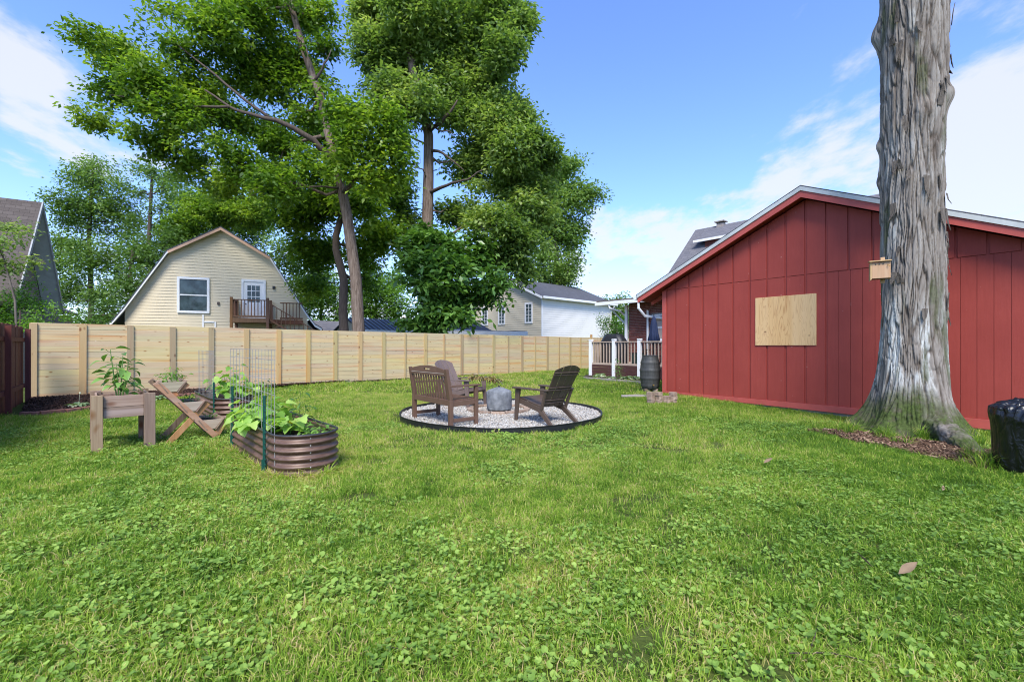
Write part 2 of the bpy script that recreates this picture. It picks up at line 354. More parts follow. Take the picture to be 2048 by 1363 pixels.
def bark():
    t = NT('shaggy_bark'); v = t.coord('Object', (9, 9, 1.3)); n = t.noise(v, 1.3, 8, .7, .5)
    lich = t.node('ShaderNodeAttribute', attribute_name='lichen').outputs['Fac']; moss = t.node('ShaderNodeAttribute', attribute_name='moss').outputs['Fac']
    dep = t.node('ShaderNodeAttribute', attribute_name='depth').outputs['Fac']
    c = t.ramp(n, [(.25, (.13, .105, .085)), (.5, (.235, .205, .175)), (.75, (.37, .34, .30))])
    c = t.mix(t.math('MULTIPLY', dep, .75), c, (.055, .040, .03))
    fine = t.noise(t.coord('Object', (22, 22, 4)), 1.2, 6, .75)
    c = t.mix(t.math('MULTIPLY', lich, t.rng(fine, .36, .52)), c, (.52, .53, .50))
    c = t.mix(t.math('MULTIPLY', moss, .8), c, t.mix(n, (.035, .028, .018), (.12, .10, .065)))
    mc = t.ramp(t.noise(t.coord('Object'), 22, 4, .7), [(.3, (.028, .035, .012)), (.6, (.075, .105, .03)), (.8, (.13, .17, .06))])
    c = t.mix(t.math('MULTIPLY', moss, t.rng(t.noise(t.coord('Object'), 7, 5, .7), .30, .5)), c, mc)
    t.bump(t.math('ADD', n, fine), .6, .012); return t.out(c, .95, 0, .1)
M['bark'] = bark()
def bark2(name, a, b, c_):
    t = NT(name); v = t.coord('Object', (14, 14, 1.6)); n = t.noise(v, 1.2, 6, .7, .5)
    t.bump(n, 1.0, .04); return t.out(t.ramp(n, [(.3, a), (.5, b), (.75, c_)]), .95, 0, .1)
M['bark_brown'] = bark2('brown_furrowed_bark', (.06, .04, .028), (.17, .125, .095), (.30, .24, .19))
M['bark_grey'] = bark2('grey_furrowed_bark', (.05, .04, .033), (.13, .11, .09), (.24, .21, .18))
LG = [(0, (.028, .072, .010)), (.35, (.075, .155, .018)), (.65, (.165, .27, .028)), (1, (.31, .40, .05))]
M['leaf_a'] = leafmat('hickory_leaf', LG, .46)
M['leaf_b'] = leafmat('hickory_leaf_grey', [(0, (.045, .09, .024)), (.4, (.115, .195, .045)), (.7, (.21, .305, .08)), (1, (.36, .43, .14))], .44)
M['leaf_bg'] = leafmat('distant_leaf', [(0, (.05, .105, .024)), (.5, (.13, .23, .05)), (1, (.26, .38, .10))], .35)
M['leaf_bg2'] = leafmat('mid_leaf', [(0, (.035, .09, .012)), (.5, (.10, .21, .03)), (1, (.22, .38, .06))], .4)
M['leaf_bright'] = leafmat('bright_leaf', [(0, (.03, .09, .010)), (.5, (.09, .21, .025)), (1, (.20, .36, .05))], .4)
M['leaf_big'] = leafmat('broad_leaf', [(0, (.035, .10, .02)), (.5, (.10, .21, .04)), (1, (.21, .37, .075))], .3, .35, .5)
M['squash'] = leafmat('squash_leaf', [(0, (.10, .22, .035)), (.5, (.24, .42, .07)), (1, (.45, .60, .14))], .35)
M['hosta'] = leafmat('hosta_leaf', [(0, (.10, .20, .09)), (.5, (.26, .36, .18)), (1, (.6, .63, .42))], .25)
M['dry_leaf'] = leafmat('dry_leaf', [(0, (.12, .07, .03)), (.5, (.22, .15, .05)), (1, (.30, .28, .07))], .2)
M['flower'] = mat('yellow_flower', (.75, .48, .02), .6, .1, 9)
M['white_flower'] = mat('white_blossom', (.62, .64, .45), .7, .1, 9)
def grassmat(name, stops, trans=.45):
    t = NT(name); a = t.node('ShaderNodeAttribute', attribute_name='tint').outputs['Fac']
    oi = t.node('ShaderNodeObjectInfo').outputs['Random']
    big = t.noise(t.coord('World', (1, 1, 1)), .55, 4, .6); mid = t.noise(t.coord('World', (1, 1, 1)), 3.2, 3, .6)
    f = t.math('ADD', a, t.math('ADD', t.rng(big, .32, .68, -.2, .2), t.math('ADD', t.rng(mid, .32, .68, -.17, .17), t.math('MULTIPLY', t.math('SUBTRACT', oi, .5), .16))))
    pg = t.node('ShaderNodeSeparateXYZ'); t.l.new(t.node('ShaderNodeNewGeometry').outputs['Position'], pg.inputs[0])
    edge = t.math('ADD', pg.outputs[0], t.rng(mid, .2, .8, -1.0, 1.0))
    f = t.math('ADD', f, t.math('ADD', t.rng(edge, .8, 3.6, .07, -.14), t.rng(edge, -5.5, -2.5, -.12, 0)))     # lawn shading put into the colour: darker beside the barn and the planters
    c = t.ramp(f, stops); t.out(c, .6, 0, .2)
    tr = t.node('ShaderNodeBsdfTranslucent'); t.l.new(t.mix(1.0, c, (1.5, 1.55, .8), 'MULTIPLY'), tr.inputs[0])
    ms = t.node('ShaderNodeMixShader'); ms.inputs[0].default_value = trans
    t.l.new(t.p.outputs[0], ms.inputs[1]); t.l.new(tr.outputs[0], ms.inputs[2]); t.l.new(ms.outputs[0], t.n['Material Output'].inputs[0]); return t.m
GS = [(0, (.07, .15, .018)), (.3, (.15, .275, .030)), (.5, (.265, .405, .045)), (.66, (.40, .49, .08)), (.80, (.54, .49, .17)), (1, (.58, .44, .23))]
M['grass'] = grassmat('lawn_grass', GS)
M['clover'] = grassmat('ground_ivy', [(0, (.08, .16, .03)), (.4, (.17, .28, .05)), (.75, (.28, .41, .08)), (1, (.40, .50, .12))], .3)
def groundmat():
    t = NT('lawn_ground'); v = t.coord('World'); a = t.noise(v, .5, 5, .6); b = t.noise(v, 9, 5, .7)
    c = t.ramp(t.math('ADD', t.math('MULTIPLY', a, .5), t.math('MULTIPLY', b, .5)), [(.3, (.030, .030, .012)), (.5, (.065, .090, .020)), (.7, (.12, .13, .045))])
    t.bump(t.noise(v, 40, 4), .8, .02); return t.out(c, .95, 0, .1)
M['ground'] = groundmat()
M['stone'] = mat('pale_gravel', (.42, .39, .35), .85, .3, 30, bump=.3, c2=(.50, .48, .45))
def stonemat():
    t = NT('mixed_gravel'); r = t.node('ShaderNodeObjectInfo').outputs['Random']
    c = t.ramp(r, [(0, (.17, .16, .145)), (.3, (.34, .325, .285)), (.55, (.48, .46, .41)), (.75, (.38, .31, .24)), (.9, (.60, .58, .53)), (1, (.24, .245, .25))])
    c = t.mix(t.rng(t.noise(t.coord('Object'), 50, 3), .3, .7, 0, .3), c, (.25, .22, .2)); return t.out(c, .85, 0, .2)
M['gravel'] = stonemat()
def chipmat(name, stops):
    t = NT(name); r = t.node('ShaderNodeObjectInfo').outputs['Random']; return t.out(t.ramp(r, stops), .9, 0, .15)
M['mulch'] = chipmat('dark_mulch', [(0, (.012, .007, .005)), (.6, (.045, .024, .017)), (1, (.10, .055, .04))])
M['litter'] = chipmat('brown_litter', [(0, (.035, .020, .013)), (.5, (.115, .065, .040)), (.85, (.21, .13, .085)), (1, (.36, .25, .16))])
def bagmat():
    t = NT('black_bag_film'); v = t.coord('Object', (1, 1, 1)); n = t.noise(t.coord('Object', (1, 1, .45)), 8, 4, .55, 1.2); t.bump(n, 1.0, .03)
    return t.out((.006, .006, .0075), .26, 0, .55)
M['bag'] = bagmat()

# ------------------------------------------------------------------ barn frame and the ground's height
BC = Vector((4.12, 12.45, 0)); BD = Vector((.609, -.793, 0)).normalized(); BN = Vector((-BD.y * -1, -BD.x, 0))
BN = Vector((BD.y, -BD.x, 0)); BA = math.atan2(BD.y, BD.x)      # BN points out of the gable towards the camera
def gh(x, y):
    x = np.asarray(x, float); y = np.asarray(y, float)
    dx, dy = x - BC.x, y - BC.y; t = dx * BD.x + dy * BD.y; d = dx * BN.x + dy * BN.y
    s = np.clip((t - .3) / 4.0, 0, 1); s = s * s * (3 - 2 * s)
    z = -.125 * s * np.exp(-(np.maximum(d, 0) / 2.0) ** 2)
    u = .012 * (np.sin(x * 1.7 + .6 * y) * np.sin(y * 1.3 - .4 * x))
    return z + u * np.exp(-((x * x + y * y) / 1200))
def GZ(x, y): return float(gh(x, y))
# ------------------------------------------------------------------ the ground
def ground():
    s = np.sinh(np.linspace(-5.0, 5.0, 301)); xs = s / s[-1] * 600
    ys = np.concatenate([-np.sinh(np.linspace(4.6, 0, 60))[:-1] / np.sinh(4.6) * 200, np.sinh(np.linspace(0, 5.4, 260)) / np.sinh(5.4) * 900])
    X, Y = np.meshgrid(xs, ys); Z = gh(X, Y)
    v = np.stack([X.ravel(), Y.ravel(), Z.ravel()], 1); nx, ny = len(xs), len(ys)
    i = np.arange(nx * ny).reshape(ny, nx); q = np.stack([i[:-1, :-1].ravel(), i[:-1, 1:].ravel(), i[1:, 1:].ravel(), i[1:, :-1].ravel()], 1)
    return tag(np_mesh('ground', v, q, M['ground'], smooth=True), kind='structure')
ground()

# ------------------------------------------------------------------ tan board fence
FP = Vector((-11.6, 10.95, 0)); FD = Vector((16.1, 15.2, 0)).normalized(); FA = math.atan2(FD.y, FD.x); FN = Vector((FD.y, -FD.x, 0)); BAY = .923
fence = thing('wooden_fence', 'new pale pine fence of horizontal boards with upright posts along the back of the lawn', 'fence', FP, FA)
fence.rotation_euler = (0, .0034, FA)
NB = 13; bh = 1.865 / NB
bm = MB().bx(0, BAY * 2 - .006, -.011, .011, 0, bh - .004).build('board', M['fence'], fence, bevel=0)
bm.location = (.02, .0, .02); bsrc = bm.data
for k in range(15):
    for j in range(NB):
        if k == 0 and j == 0: continue
        inst(bsrc, fence, (k * 2 * BAY + .003, rnd.uniform(-.004, .004), .01 + j * bh + rnd.uniform(-.0015, .0015)), (0, rnd.uniform(-.001, .001), 0), name='board')
pw = MB().bx(-.068, .068, -.052, -.016, .0, 1.875).build('post', M['fence_post'], fence, bevel=.004); pw.location = (.05, 0, -.02)
pn = MB().bx(-.032, .032, -.052, -.016, .0, 1.86).build('post', M['fence_post'], fence, bevel=.004); pn.location = (BAY * 11, 0, 0)
for k in range(1, 31):
    wide = (k % 2 == 0) or k < 10
    if k == 11: continue
    p = inst(pw.data if wide else pn.data, fence, (k * BAY, 0, -.02 + rnd.uniform(-.01, .008)), (0, rnd.uniform(-.004, .004), 0), name='post')
# back posts and one taller post end
for k in (24.2,):
    MB().bx(k * BAY - .05, k * BAY + .05, .03, .13, -.05, 2.05).build('post', M['fence_post'], fence, bevel=.005)

# brown picket fence at the left edge, square to the tan one
BFe = Vector((-11.35, 10.55, 0)); BFd = (Vector((-9.55, 8.45, 0)) - BFe).normalized()
bf = thing('brown_fence', 'dark reddish brown stained picket fence at the left edge of the yard', 'fence', BFe, math.atan2(BFd.y, BFd.x))
pk = MB().prism([(0, 0), (.138, 0), (.138, 1.72), (.12, 1.745), (.018, 1.745), (0, 1.72)], -.009, .009).build('picket', M['brown_fence'], bf)
for k in range(1, 56): inst(pk.data, bf, (k * .143, rnd.uniform(-.003, .003), rnd.uniform(-.012, .012)), (0, 0, 0), name='picket')
for z in (.35, 1.4): MB().bx(0, 56 * .143, .011, .05, z, z + .09).build('rail', M['brown_fence'], bf)
for k in range(4): MB().bx(k * 2.4 + .02, k * 2.4 + .11, .052, .14, 0, 1.70).build('post', M['brown_fence'], bf)

# ------------------------------------------------------------------ red barn
barn = thing('red_barn', 'red painted board shed with a low gable and a plywood sheet over its window', 'shed', BC, BA)
BWd = 7.0; PK = 3.5; DEP = 9.0
def rz_(x, top=4.66, s=.4615): return top - s * abs(x - PK)
M['wallback'] = M['red']
th = .24                                              # roof build-up under the top line
wall = MB(); zt = lambda x: rz_(x) - th
wall.prism([(0, .0), (BWd, -.08), (BWd, zt(BWd)), (PK, zt(PK)), (0, zt(0))], .016, .12).build('wall', M['red'], barn)
MB().bx(.0, .1, .125, DEP, 0, zt(0)).build('side_wall', M['red'], barn)
MB().bx(BWd - .1, BWd, .125, DEP, -.08, zt(0)).build('side_wall', M['red'], barn)
MB().prism([(0, .0), (BWd, -.08), (BWd, zt(BWd)), (PK, zt(PK)), (0, zt(0))], DEP + .002, DEP + .1).build('back_wall', M['red'], barn)
SEAM = 2.82; g0 = .044
edges = [.13] + [.40 + .386 * i for i in range(0, 18)]
edges = [e for e in edges if e < BWd - .1] + [BWd - .0]
up_list = edges
for a, b in zip(up_list[:-1], up_list[1:]):           # upper panels between the recessed channels
    x0, x1 = a + g0 / 2, b - g0 / 2
    poly = [(x0, SEAM + .006), (x1, SEAM + .006), (x1, zt(x1) - .004)] + ([(PK, zt(PK) - .004)] if x0 < PK < x1 else []) + [(x0, zt(x0) - .004)]
    MB().prism(poly, -.006, .018).build('panel', M['red'], barn, bevel=.002)
for a, b in zip(edges[:10], edges[1:11]):
    x0, x1 = a + g0 / 2, b - g0 / 2
    MB().bx(x0, x1, -.006, .018, .088, SEAM - .006).build('panel', M['red'], barn, bevel=.002)
x = edges[10] + g0 / 2 + .0
while x < BWd - .02:
    w = min(.197, BWd - x); MB().bx(x, x + w - .006, .002, .018, .088, SEAM - .006).build('panel', M['red'], barn); x += .197
MB().bx(0, .115, -.022, .018, .088, zt(0) - .004).build('corner_board', M['red_trim'], barn, bevel=.003)
MB().prism([(-.002, -.005), (BWd, -.085), (BWd, .084), (-.002, .084)], -.026, .018).build('base_board', M['red_trim'], barn, bevel=.003)
MB().prism([(.02, -.30), (BWd, -.30), (BWd, -.082), (.02, -.012)], .03, .14).build('foundation', M['concrete'], barn)
MB().bx(2.47, 3.70, -.030, -.0085, 1.32, 2.405).build('plywood_sheet', M['plywood'], barn, bevel=.002)
OV, EV = .28, .62
def slope_slab(sx, y0, y1, top, t, name, m, e0=EV, up=0.0):
    xe = -e0 if sx < 0 else BWd + e0
    MB().prism([(PK, rz_(PK) + up), (xe, rz_(xe) + up), (xe, rz_(xe) + up - t), (PK, rz_(PK) + up - t)], y0, y1).build(name, m, barn)
for sx in (-1, 1):
    slope_slab(sx, -OV - .02, DEP + .3, 0, .022, 'roof', M['shingle_dark'], EV + .03, 0)
    slope_slab(sx, -OV - .022, -OV, 0, .085, 'rake_trim', M['grey_trim'], EV + .01, -.024)
    slope_slab(sx, -OV + .002, -OV + .04, 0, .165, 'fascia', M['red_trim'], EV, -.112 + .03)
    slope_slab(sx, -OV + .042, DEP + .28, 0, .02, 'soffit', M['red'], EV, -.17)
for k in range(9):                                     # rafter tails under the left eave
    MB().beam((-.56, .3 + k * 1.0, rz_(-.56) - .27), (-.02, .3 + k * 1.0, rz_(-.02) - .27), .05, .10).build('rafter', M['red_trim'], barn)
gz = rz_(-EV) - .03
MB().prism([(-EV - .035, gz), (-EV - .15, gz), (-EV - .15, gz - .05), (-EV - .12, gz - .12), (-EV - .035, gz - .12)], -OV, DEP).build('gutter', M['white_metal'], barn)
MB().tube([(-.34, .55, 2.62), (-.34, .55, 2.14)], [.035, .035], 8).build('hanging_post', M['terracotta'], barn)
# downspout curving from the eave towards the wall
MB().tube([(-.62, 3.4, gz - .1), (-.62, 3.4, gz - .35), (-.5, 3.4, gz - .5), (-.2, 3.4, gz - .55), (-.06, 3.4, gz - .6)], .05, 8).build('downspout', M['white_metal'], barn)

# ------------------------------------------------------------------ lap siding helper
def siding(name, x0f, x1f, z0, z1, y, m, parent, step=.115, lip=.019):
    b = MB(); z = z0
    while z < z1 - .02:
        zt_ = min(z + step, z1)
        for (a0, a1) in x0f(z, zt_):
            (l0, r0), (l1, r1) = a0, a1
            b.add([(l0, y - lip, z), (r0, y - lip, z), (r1, y - .002, zt_), (l1, y - .002, zt_), (l0, y, z), (r0, y, z)], [(0, 1, 2, 3), (0, 4, 5, 1)])
        z = zt_
    return b.build(name, m, parent)
def strip(fl, fr): return lambda z, z2: [((fl(z), fr(z)), (fl(z2), fr(z2)))]
def window(parent, x0, x1, z0, z1, y, frame_m, cols=1, rows=2, fw=.07, pname='window', sill=True):
    f = MB()
    f.bx(x0 - fw, x0, y - .05, y + .02, z0 - fw, z1 + fw).bx(x1, x1 + fw, y - .05, y + .02, z0 - fw, z1 + fw)
    f.bx(x0, x1, y - .05, y + .02, z0 - fw, z0).bx(x0, x1, y - .05, y + .02, z1, z1 + fw)
    for i in range(1, cols): xx = x0 + (x1 - x0) * i / cols; f.bx(xx - .012, xx + .012, y - .03, y + .01, z0, z1)
    for i in range(1, rows): zz_ = z0 + (z1 - z0) * i / rows; f.bx(x0, x1, y - .034, y + .012, zz_ - (.03 if cols == 1 else .012), zz_ + (.03 if cols == 1 else .012))
    w = f.build(pname, frame_m, parent)
    nx, nz_ = cols, rows
    for i in range(nx):
        for j in range(nz_):
            xa, xb = x0 + (x1 - x0) * i / nx + .012, x0 + (x1 - x0) * (i + 1) / nx - .012
            za, zb = z0 + (z1 - z0) * j / nz_ + .014, z0 + (z1 - z0) * (j + 1) / nz_ - .014
            MB().bx(xa, xb, y - .012, y - .004, za, zb).build('pane', M['glass'], w)
    return w

# ------------------------------------------------------------------ cream gambrel house
HD = Vector((.928, .371, 0)).normalized(); H0 = Vector((-16.0, 23.0, 0)) + HD * -3.15
hA = thing('gambrel_house', 'cream lap sided outbuilding with gambrel roof, upstairs window and wooden stair deck', 'house', H0, math.atan2(HD.y, HD.x))
prof = [(-.45, 2.30), (-.1, 2.50), (.35, 3.15), (2.05, 6.00), (4.30, 7.37), (6.55, 6.00), (8.25, 3.15), (8.7, 2.50), (9.05, 2.30)]
px_, pz_ = [p[0] for p in prof], [p[1] for p in prof]
def lft(z):
    if z < 2.3: return .3
    return float(np.interp(z, pz_[:5], px_[:5])) + .06
def rgt(z): return 8.6 - lft(z)
hwall = [(0.3, 0), (8.3, 0), (8.3, 3.1)] + [(rgt(6.0), 5.95), (4.30, 7.28), (lft(6.0), 5.95)] + [(.3, 3.1)]
MB().prism(hwall, .0, .15).build('wall', M['cream'], hA)
siding('siding', strip(lambda z: max(lft(z), .28), lambda z: min(rgt(z), 8.32)), None, .6, 7.24, -.002, M['cream'], hA, .15)
for nm, off_, t_, m_, ya, yb in (('rake_trim', -.02, .13, M['white'], -.32, -.28), ('roof', .03, .05, M['shingle_dark'], -.34, 9)):
    b = MB()
    for (a, az), (c, cz) in zip(prof[:-1], prof[1:]):
        b.prism([(a, az + off_), (c, cz + off_), (c, cz + off_ - t_), (a, az + off_ - t_)], ya, yb)
    b.build(nm, m_, hA)
MB().prism([(4.30, 7.34), (6.55, 5.975), (6.50, 5.86), (4.30, 7.20)], -.33, -.322).build('peak_trim', M['salmon'], hA)
MB().prism([(4.30, 7.34), (2.05, 5.975), (2.10, 5.86), (4.30, 7.20)], -.33, -.322).build('peak_trim', M['salmon'], hA)
b = MB()
for (a, az), (c, cz) in zip(prof[:-1], prof[1:]): b.prism([(a, az - .03), (c, cz - .03), (c, cz - .05), (a, az - .05)], -.28, 0)
b.build('soffit', M['white'], hA)
window(hA, 2.50, 3.66, 3.08, 4.66, -.045, M['white'], 1, 2, .11)
dr = MB(); dr.bx(5.28, 6.20, -.045, -.036, 2.72, 4.68).build('door', M['white'], hA)
d0 = hA.children[-1]
MB().bx(5.18, 5.28, -.08, -.005, 2.72, 4.80).bx(6.20, 6.30, -.08, -.005, 2.72, 4.80).bx(5.28, 6.20, -.08, -.005, 4.68, 4.80).build('door_frame', M['white'], hA)
for i in range(3):
    for j in range(3): MB().bx(5.45 + i * .2, 5.62 + i * .2, -.052, -.0465, 3.62 + j * .30, 3.88 + j * .30).build('pane', M['glass'], d0)
MB().lathe([(.03, 0), (.03, .03)], 8, (5.38, -.07, 3.5)).build('handle', M['black_metal'], d0)
MB().bx(6.62, 6.74, -.10, -.02, 4.35, 4.5).build('wall_lamp', M['black_metal'], hA)
MB().bx(4.10, 4.20, -.08, -.02, 3.42, 3.56).build('meter_box', M['dark_brown'], hA)
MB().bx(3.45, 3.52, -.05, -.02, .6, 2.9).bx(3.98, 4.05, -.05, -.02, .6, 2.55).bx(3.53, 3.97, -.05, -.02, 2.5, 2.57).build('lower_window_trim', M['white'], hA)
# stair deck of the gambrel house (its parts stay with the house wall it is bolted to)
dk = thing('stair_deck', 'brown wooden landing with railing and stairs under the cream outbuilding door', 'deck', H0, math.atan2(HD.y, HD.x))
DZ = 2.70
MB().bx(4.9, 6.6, -1.5, -.1, DZ - .22, DZ).build('platform', M['deck_wood'], dk, bevel=.004)
for x_, y_ in ((4.97, -1.45), (6.55, -1.45), (6.55, -.2), (4.97, -.2)): MB().bx(x_ - .06, x_ + .06, y_ - .06, y_ + .06, 0, DZ + 1.02).build('post', M['deck_wood'], dk)
def railrun(p, q, parent, m, n, hgt=.9, z0=.08, name='rail'):
    p, q = Vector(p), Vector(q)
    MB().beam(p + Vector((0, 0, hgt)), q + Vector((0, 0, hgt)), .11, .04).build('handrail', m, parent)
    MB().beam(p + Vector((0, 0, z0)), q + Vector((0, 0, z0)), .05, .08).build('bottom_rail', m, parent)
    b0 = None
    for i in range(1, n):
        c = p.lerp(q, i / n)
        if b0 is None: b0 = MB().bx(-.019, .019, -.019, .019, z0 + .04, hgt - .02).build('baluster', m, parent); b0.location = c
        else: inst(b0.data, parent, c, name='baluster')
railrun((4.97, -1.45, DZ), (6.55, -1.45, DZ), dk, M['deck_wood'], 11)
railrun((4.97, -1.45, DZ), (4.97, -.2, DZ), dk, M['deck_wood'], 8)
railrun((6.55, -1.40, DZ - .1), (9.4, -1.40, DZ - 1.9), dk, M['deck_wood'], 14, name='x')
railrun((7.0, -.35, DZ), (8.1, -.35, DZ), dk, M['deck_wood'], 7)
MB().bx(6.61, 8.1, -.4, -.1, DZ - .22, DZ).build('platform', M['deck_wood'], dk)
for i in range(9): MB().bx(6.62 + i * .25, 6.9 + i * .25, -1.35, -.45, DZ - .2 * (i + 1) - .04, DZ - .2 * (i + 1)).build('step', M['deck_wood'], dk)

# ------------------------------------------------------------------ dark steep-roofed house at the far left
hB = thing('brick_house', 'grey brick house with a steep brown shingled gable roof beyond the brown fence', 'house', (-16.5, 16.0, 0), math.atan2(.52, .85))
ZR = 6.35; sl_ = 1.60                             # local x along the ridge, gable end at x = 0 facing +x
zb = lambda y: ZR - sl_ * abs(y)
MB().prism([(-2.05, 0), (2.05, 0), (2.05, zb(2.05) - .2), (0, ZR - .2), (-2.05, zb(2.05) - .2)], -8, -.55, 'x').build('wall', M['grey_brick'], hB)
for s_ in (-1, 1):
    MB().prism([(0, ZR), (s_ * 2.3, zb(2.3)), (s_ * 2.3, zb(2.3) - .12), (0, ZR - .12)], -8.3, -.02, 'x').build('roof', M['shingle_brown'], hB)
    MB().prism([(0, ZR + .02), (s_ * 2.33, zb(2.33) + .02), (s_ * 2.33, zb(2.33) - .19), (0, ZR - .2)], -.018, .02, 'x').build('rake_trim', M['grey_trim2'], hB)
    MB().prism([(0, ZR - .125), (s_ * 2.28, zb(2.28) - .125), (s_ * 2.28, zb(2.28) - .145), (0, ZR - .145)], -.54, -.02, 'x').build('soffit', M['grey_trim'], hB)
w = MB().bx(-.56, -.50, -.22, .02, 3.6, 4.9).build('window', M['black_metal'], hB)
MB().bx(-.50, -.49, -.19, -.01, 3.65, 4.85).build('pane', M['glass'], w)
MB().prism([(-.9, 3.2), (.15, 2.65), (.15, 2.55), (-.9, 3.1)], 2.15, 3.6).build('lower_roof', M['shingle_grey'], hB)
MB().bx(-.9, .0, 2.3, 3.5, 0, 2.5).build('lower_wall', M['grey_brick'], hB)

# ------------------------------------------------------------------ two storey house behind the fence
C0 = Vector((2.24, 34.0, 0)); hC = thing('two_storey_house', 'pale two storey house with beige gable, white long side and dark roof', 'house', C0, FA)
LW, GW, EZ, RZ = 8.9, 7.87, 5.15, 6.75           # local x along the white side, local +y along the gable
MB().bx(0.01, LW, .01, .2, 0, EZ).build('side_wall', M['white_siding'], hC)
MB().prism([(.2, 0), (GW, 0), (GW, EZ), (GW / 2, RZ), (.2, EZ + .05)], .01, .2, 'x').build('gable_wall', M['cream_b'], hC)
MB().bx(.2, LW, GW - .2, GW, 0, EZ).build('back_wall', M['cream_b'], hC)
siding('siding', strip(lambda z: 0.0, lambda z: LW), None, .5, EZ - .02, .0, M['white_siding'], hC, .17, .016)
b = MB(); z = .5
gl = lambda z: 0.0 if z < EZ else (z - EZ) / (RZ - EZ) * GW / 2
while z < RZ - .1:
    z2 = min(z + .17, RZ - .05); b.add([(-.026, gl(z), z), (-.026, GW - gl(z), z), (-.002, GW - gl(z2), z2), (-.002, gl(z2), z2)], [(0, 1, 2, 3)]); z = z2
b.build('siding', M['cream_b'], hC, recalc=False)
MB().bx(-.03, .05, -.03, .05, 0, EZ - .04).build('corner_board', M['white'], hC)
for s_ in (0, 1):
    y0 = -.35 if s_ == 0 else GW + .35; ze = EZ - .15
    MB().prism([(y0, ze), (GW / 2, RZ + .1), (GW / 2, RZ + .0), (y0, ze - .1)], -.35, LW + .35, 'x').build('roof', M['shingle_dark'], hC)
    MB().prism([(y0, ze - .02), (GW / 2, RZ + .07), (GW / 2, RZ - .12), (y0, ze - .2)], -.38, -.355, 'x').build('rake_trim', M['white'], hC)
MB().bx(-.3, LW + .4, -.47, -.355, EZ - .30, EZ - .14).build('gutter', M['white'], hC)
MB().bx(-.3, LW + .3, -.35, -.005, EZ - .31, EZ - .28).build('soffit', M['white'], hC)
MB().tube([(LW - .1, -.4, EZ - .3), (LW - .1, -.4, EZ - .45), (LW - .1, -.08, EZ - .7), (LW - .1, -.08, .3)], .05, 6).build('downspout', M['white'], hC)
for yc in (1.35, 4.45, 6.6):                         # gable windows, turned to face -x
    w = MB()
    w.bx(-.07, -.02, yc - .42, yc - .30, 3.05, 4.65).bx(-.07, -.02, yc + .30, yc + .42, 3.05, 4.65).bx(-.07, -.02, yc - .30, yc + .30, 4.52, 4.65).bx(-.07, -.02, yc - .30, yc + .30, 3.05, 3.17)
    w.bx(-.06, -.03, yc - .012, yc + .012, 3.17, 4.52)
    for i in range(1, 5): w.bx(-.058, -.03, yc - .30, yc + .30, 3.17 + i * .27 - .012, 3.17 + i * .27 + .012)
    w = w.build('window', M['white'], hC); MB().bx(-.03, -.02, yc - .30, yc + .30, 3.17, 4.52).build('pane', M['glass'], w)
# low outbuildings seen over the fence
def lowroof(name, label, pxs, Y, z0, z1, m, wallm, dirv=FD, depth=4):
    a = ap(pxs[0], 0, Y); 
    k = (pxs[1] - 1024) / F; t = (k * Y - a.x) / (dirv.x - k * dirv.y); L = t
    o = thing(name, label, 'shed', (a.x, Y, 0), math.atan2(dirv.y, dirv.x))
    MB().bx(.1, L - .1, .2, depth, 0, z0 - .05).build('wall', wallm, o)
    MB().prism([(0, z0), (depth / 2, z1), (depth / 2, z1 - .06), (0, z0 - .06)], 0, L, 'x').build('roof', m, o)
    MB().prism([(depth, z0), (depth / 2, z1), (depth / 2, z1 - .06), (depth, z0 - .06)], 0, L, 'x').build('roof', m, o)
    MB().bx(-.02, L + .02, -.05, -.005, z0 - .22, z0 + .02).build('fascia', M['white'], o)
    MB().prism([(.2, z0 - .05), (depth - .2, z0 - .05), (depth / 2, z1 - .08)], .1, .15, 'x').build('gable', wallm, o)
    return o, L
M['metal_roof'] = mat('dark_metal_roof', (.10, .105, .115), .45, .1, 3, metal=.3)
o, L = lowroof('metal_roof_shed', 'low shed with a ribbed dark metal roof behind the leaning tree trunk', (722, 835), 25, 2.2, 2.95, M['metal_roof'], M['cream_b'])
k = 0
while k * .3 < L: MB().beam((k * .3, .0, 2.225), (k * .3, 2.0, 2.975), .04, .04).build('rib', M['metal_roof'], o); k += 1
o, L = lowroof('shingled_garage', 'low garage with dark shingled roof beside the two storey house', (868, 985), 28, 2.35, 3.15, M['shingle_dark'], M['cream_b'])
o, L = lowroof('low_brown_roof_shed', 'low shed with grey brown shingled roof left of the leaning trunk', (632, 716), 30, 2.3, 3.1, M['shingle_grey'], M['cream_b'])
cp = thing('carport_roof', 'flat white edged carport roof in front of the dark shingled garage', 'carport', (ap(818, 0, 27).x, 27, 0), R(16))
MB().bx(0, 7.4, 0, 2.2, 1.98, 2.24).build('fascia', M['white'], cp)
MB().bx(.03, 7.37, .05, 2.15, 2.243, 2.27).build('roof', M['shingle_grey'], cp)
for q in (.2, 7.1): MB().bx(q, q + .1, .1, .2, 0, 1.977).build('post', M['white'], cp)
o = thing('far_brick_gable', 'small red brick gable with white trim poking above the metal roof', 'house', (ap(808, 0, 40).x, 40, 0))
MB().prism([(-1.3, 0), (1.3, 0), (1.3, 2.9), (0, 3.85), (-1.3, 2.9)], 0, 3).build('wall', M['brick'], o)
for s_ in (-1, 1): MB().prism([(0, 4.05), (s_ * 1.6, 2.88), (s_ * 1.6, 2.70), (0, 3.87)], -.2, 3).build('roof', M['white'], o)
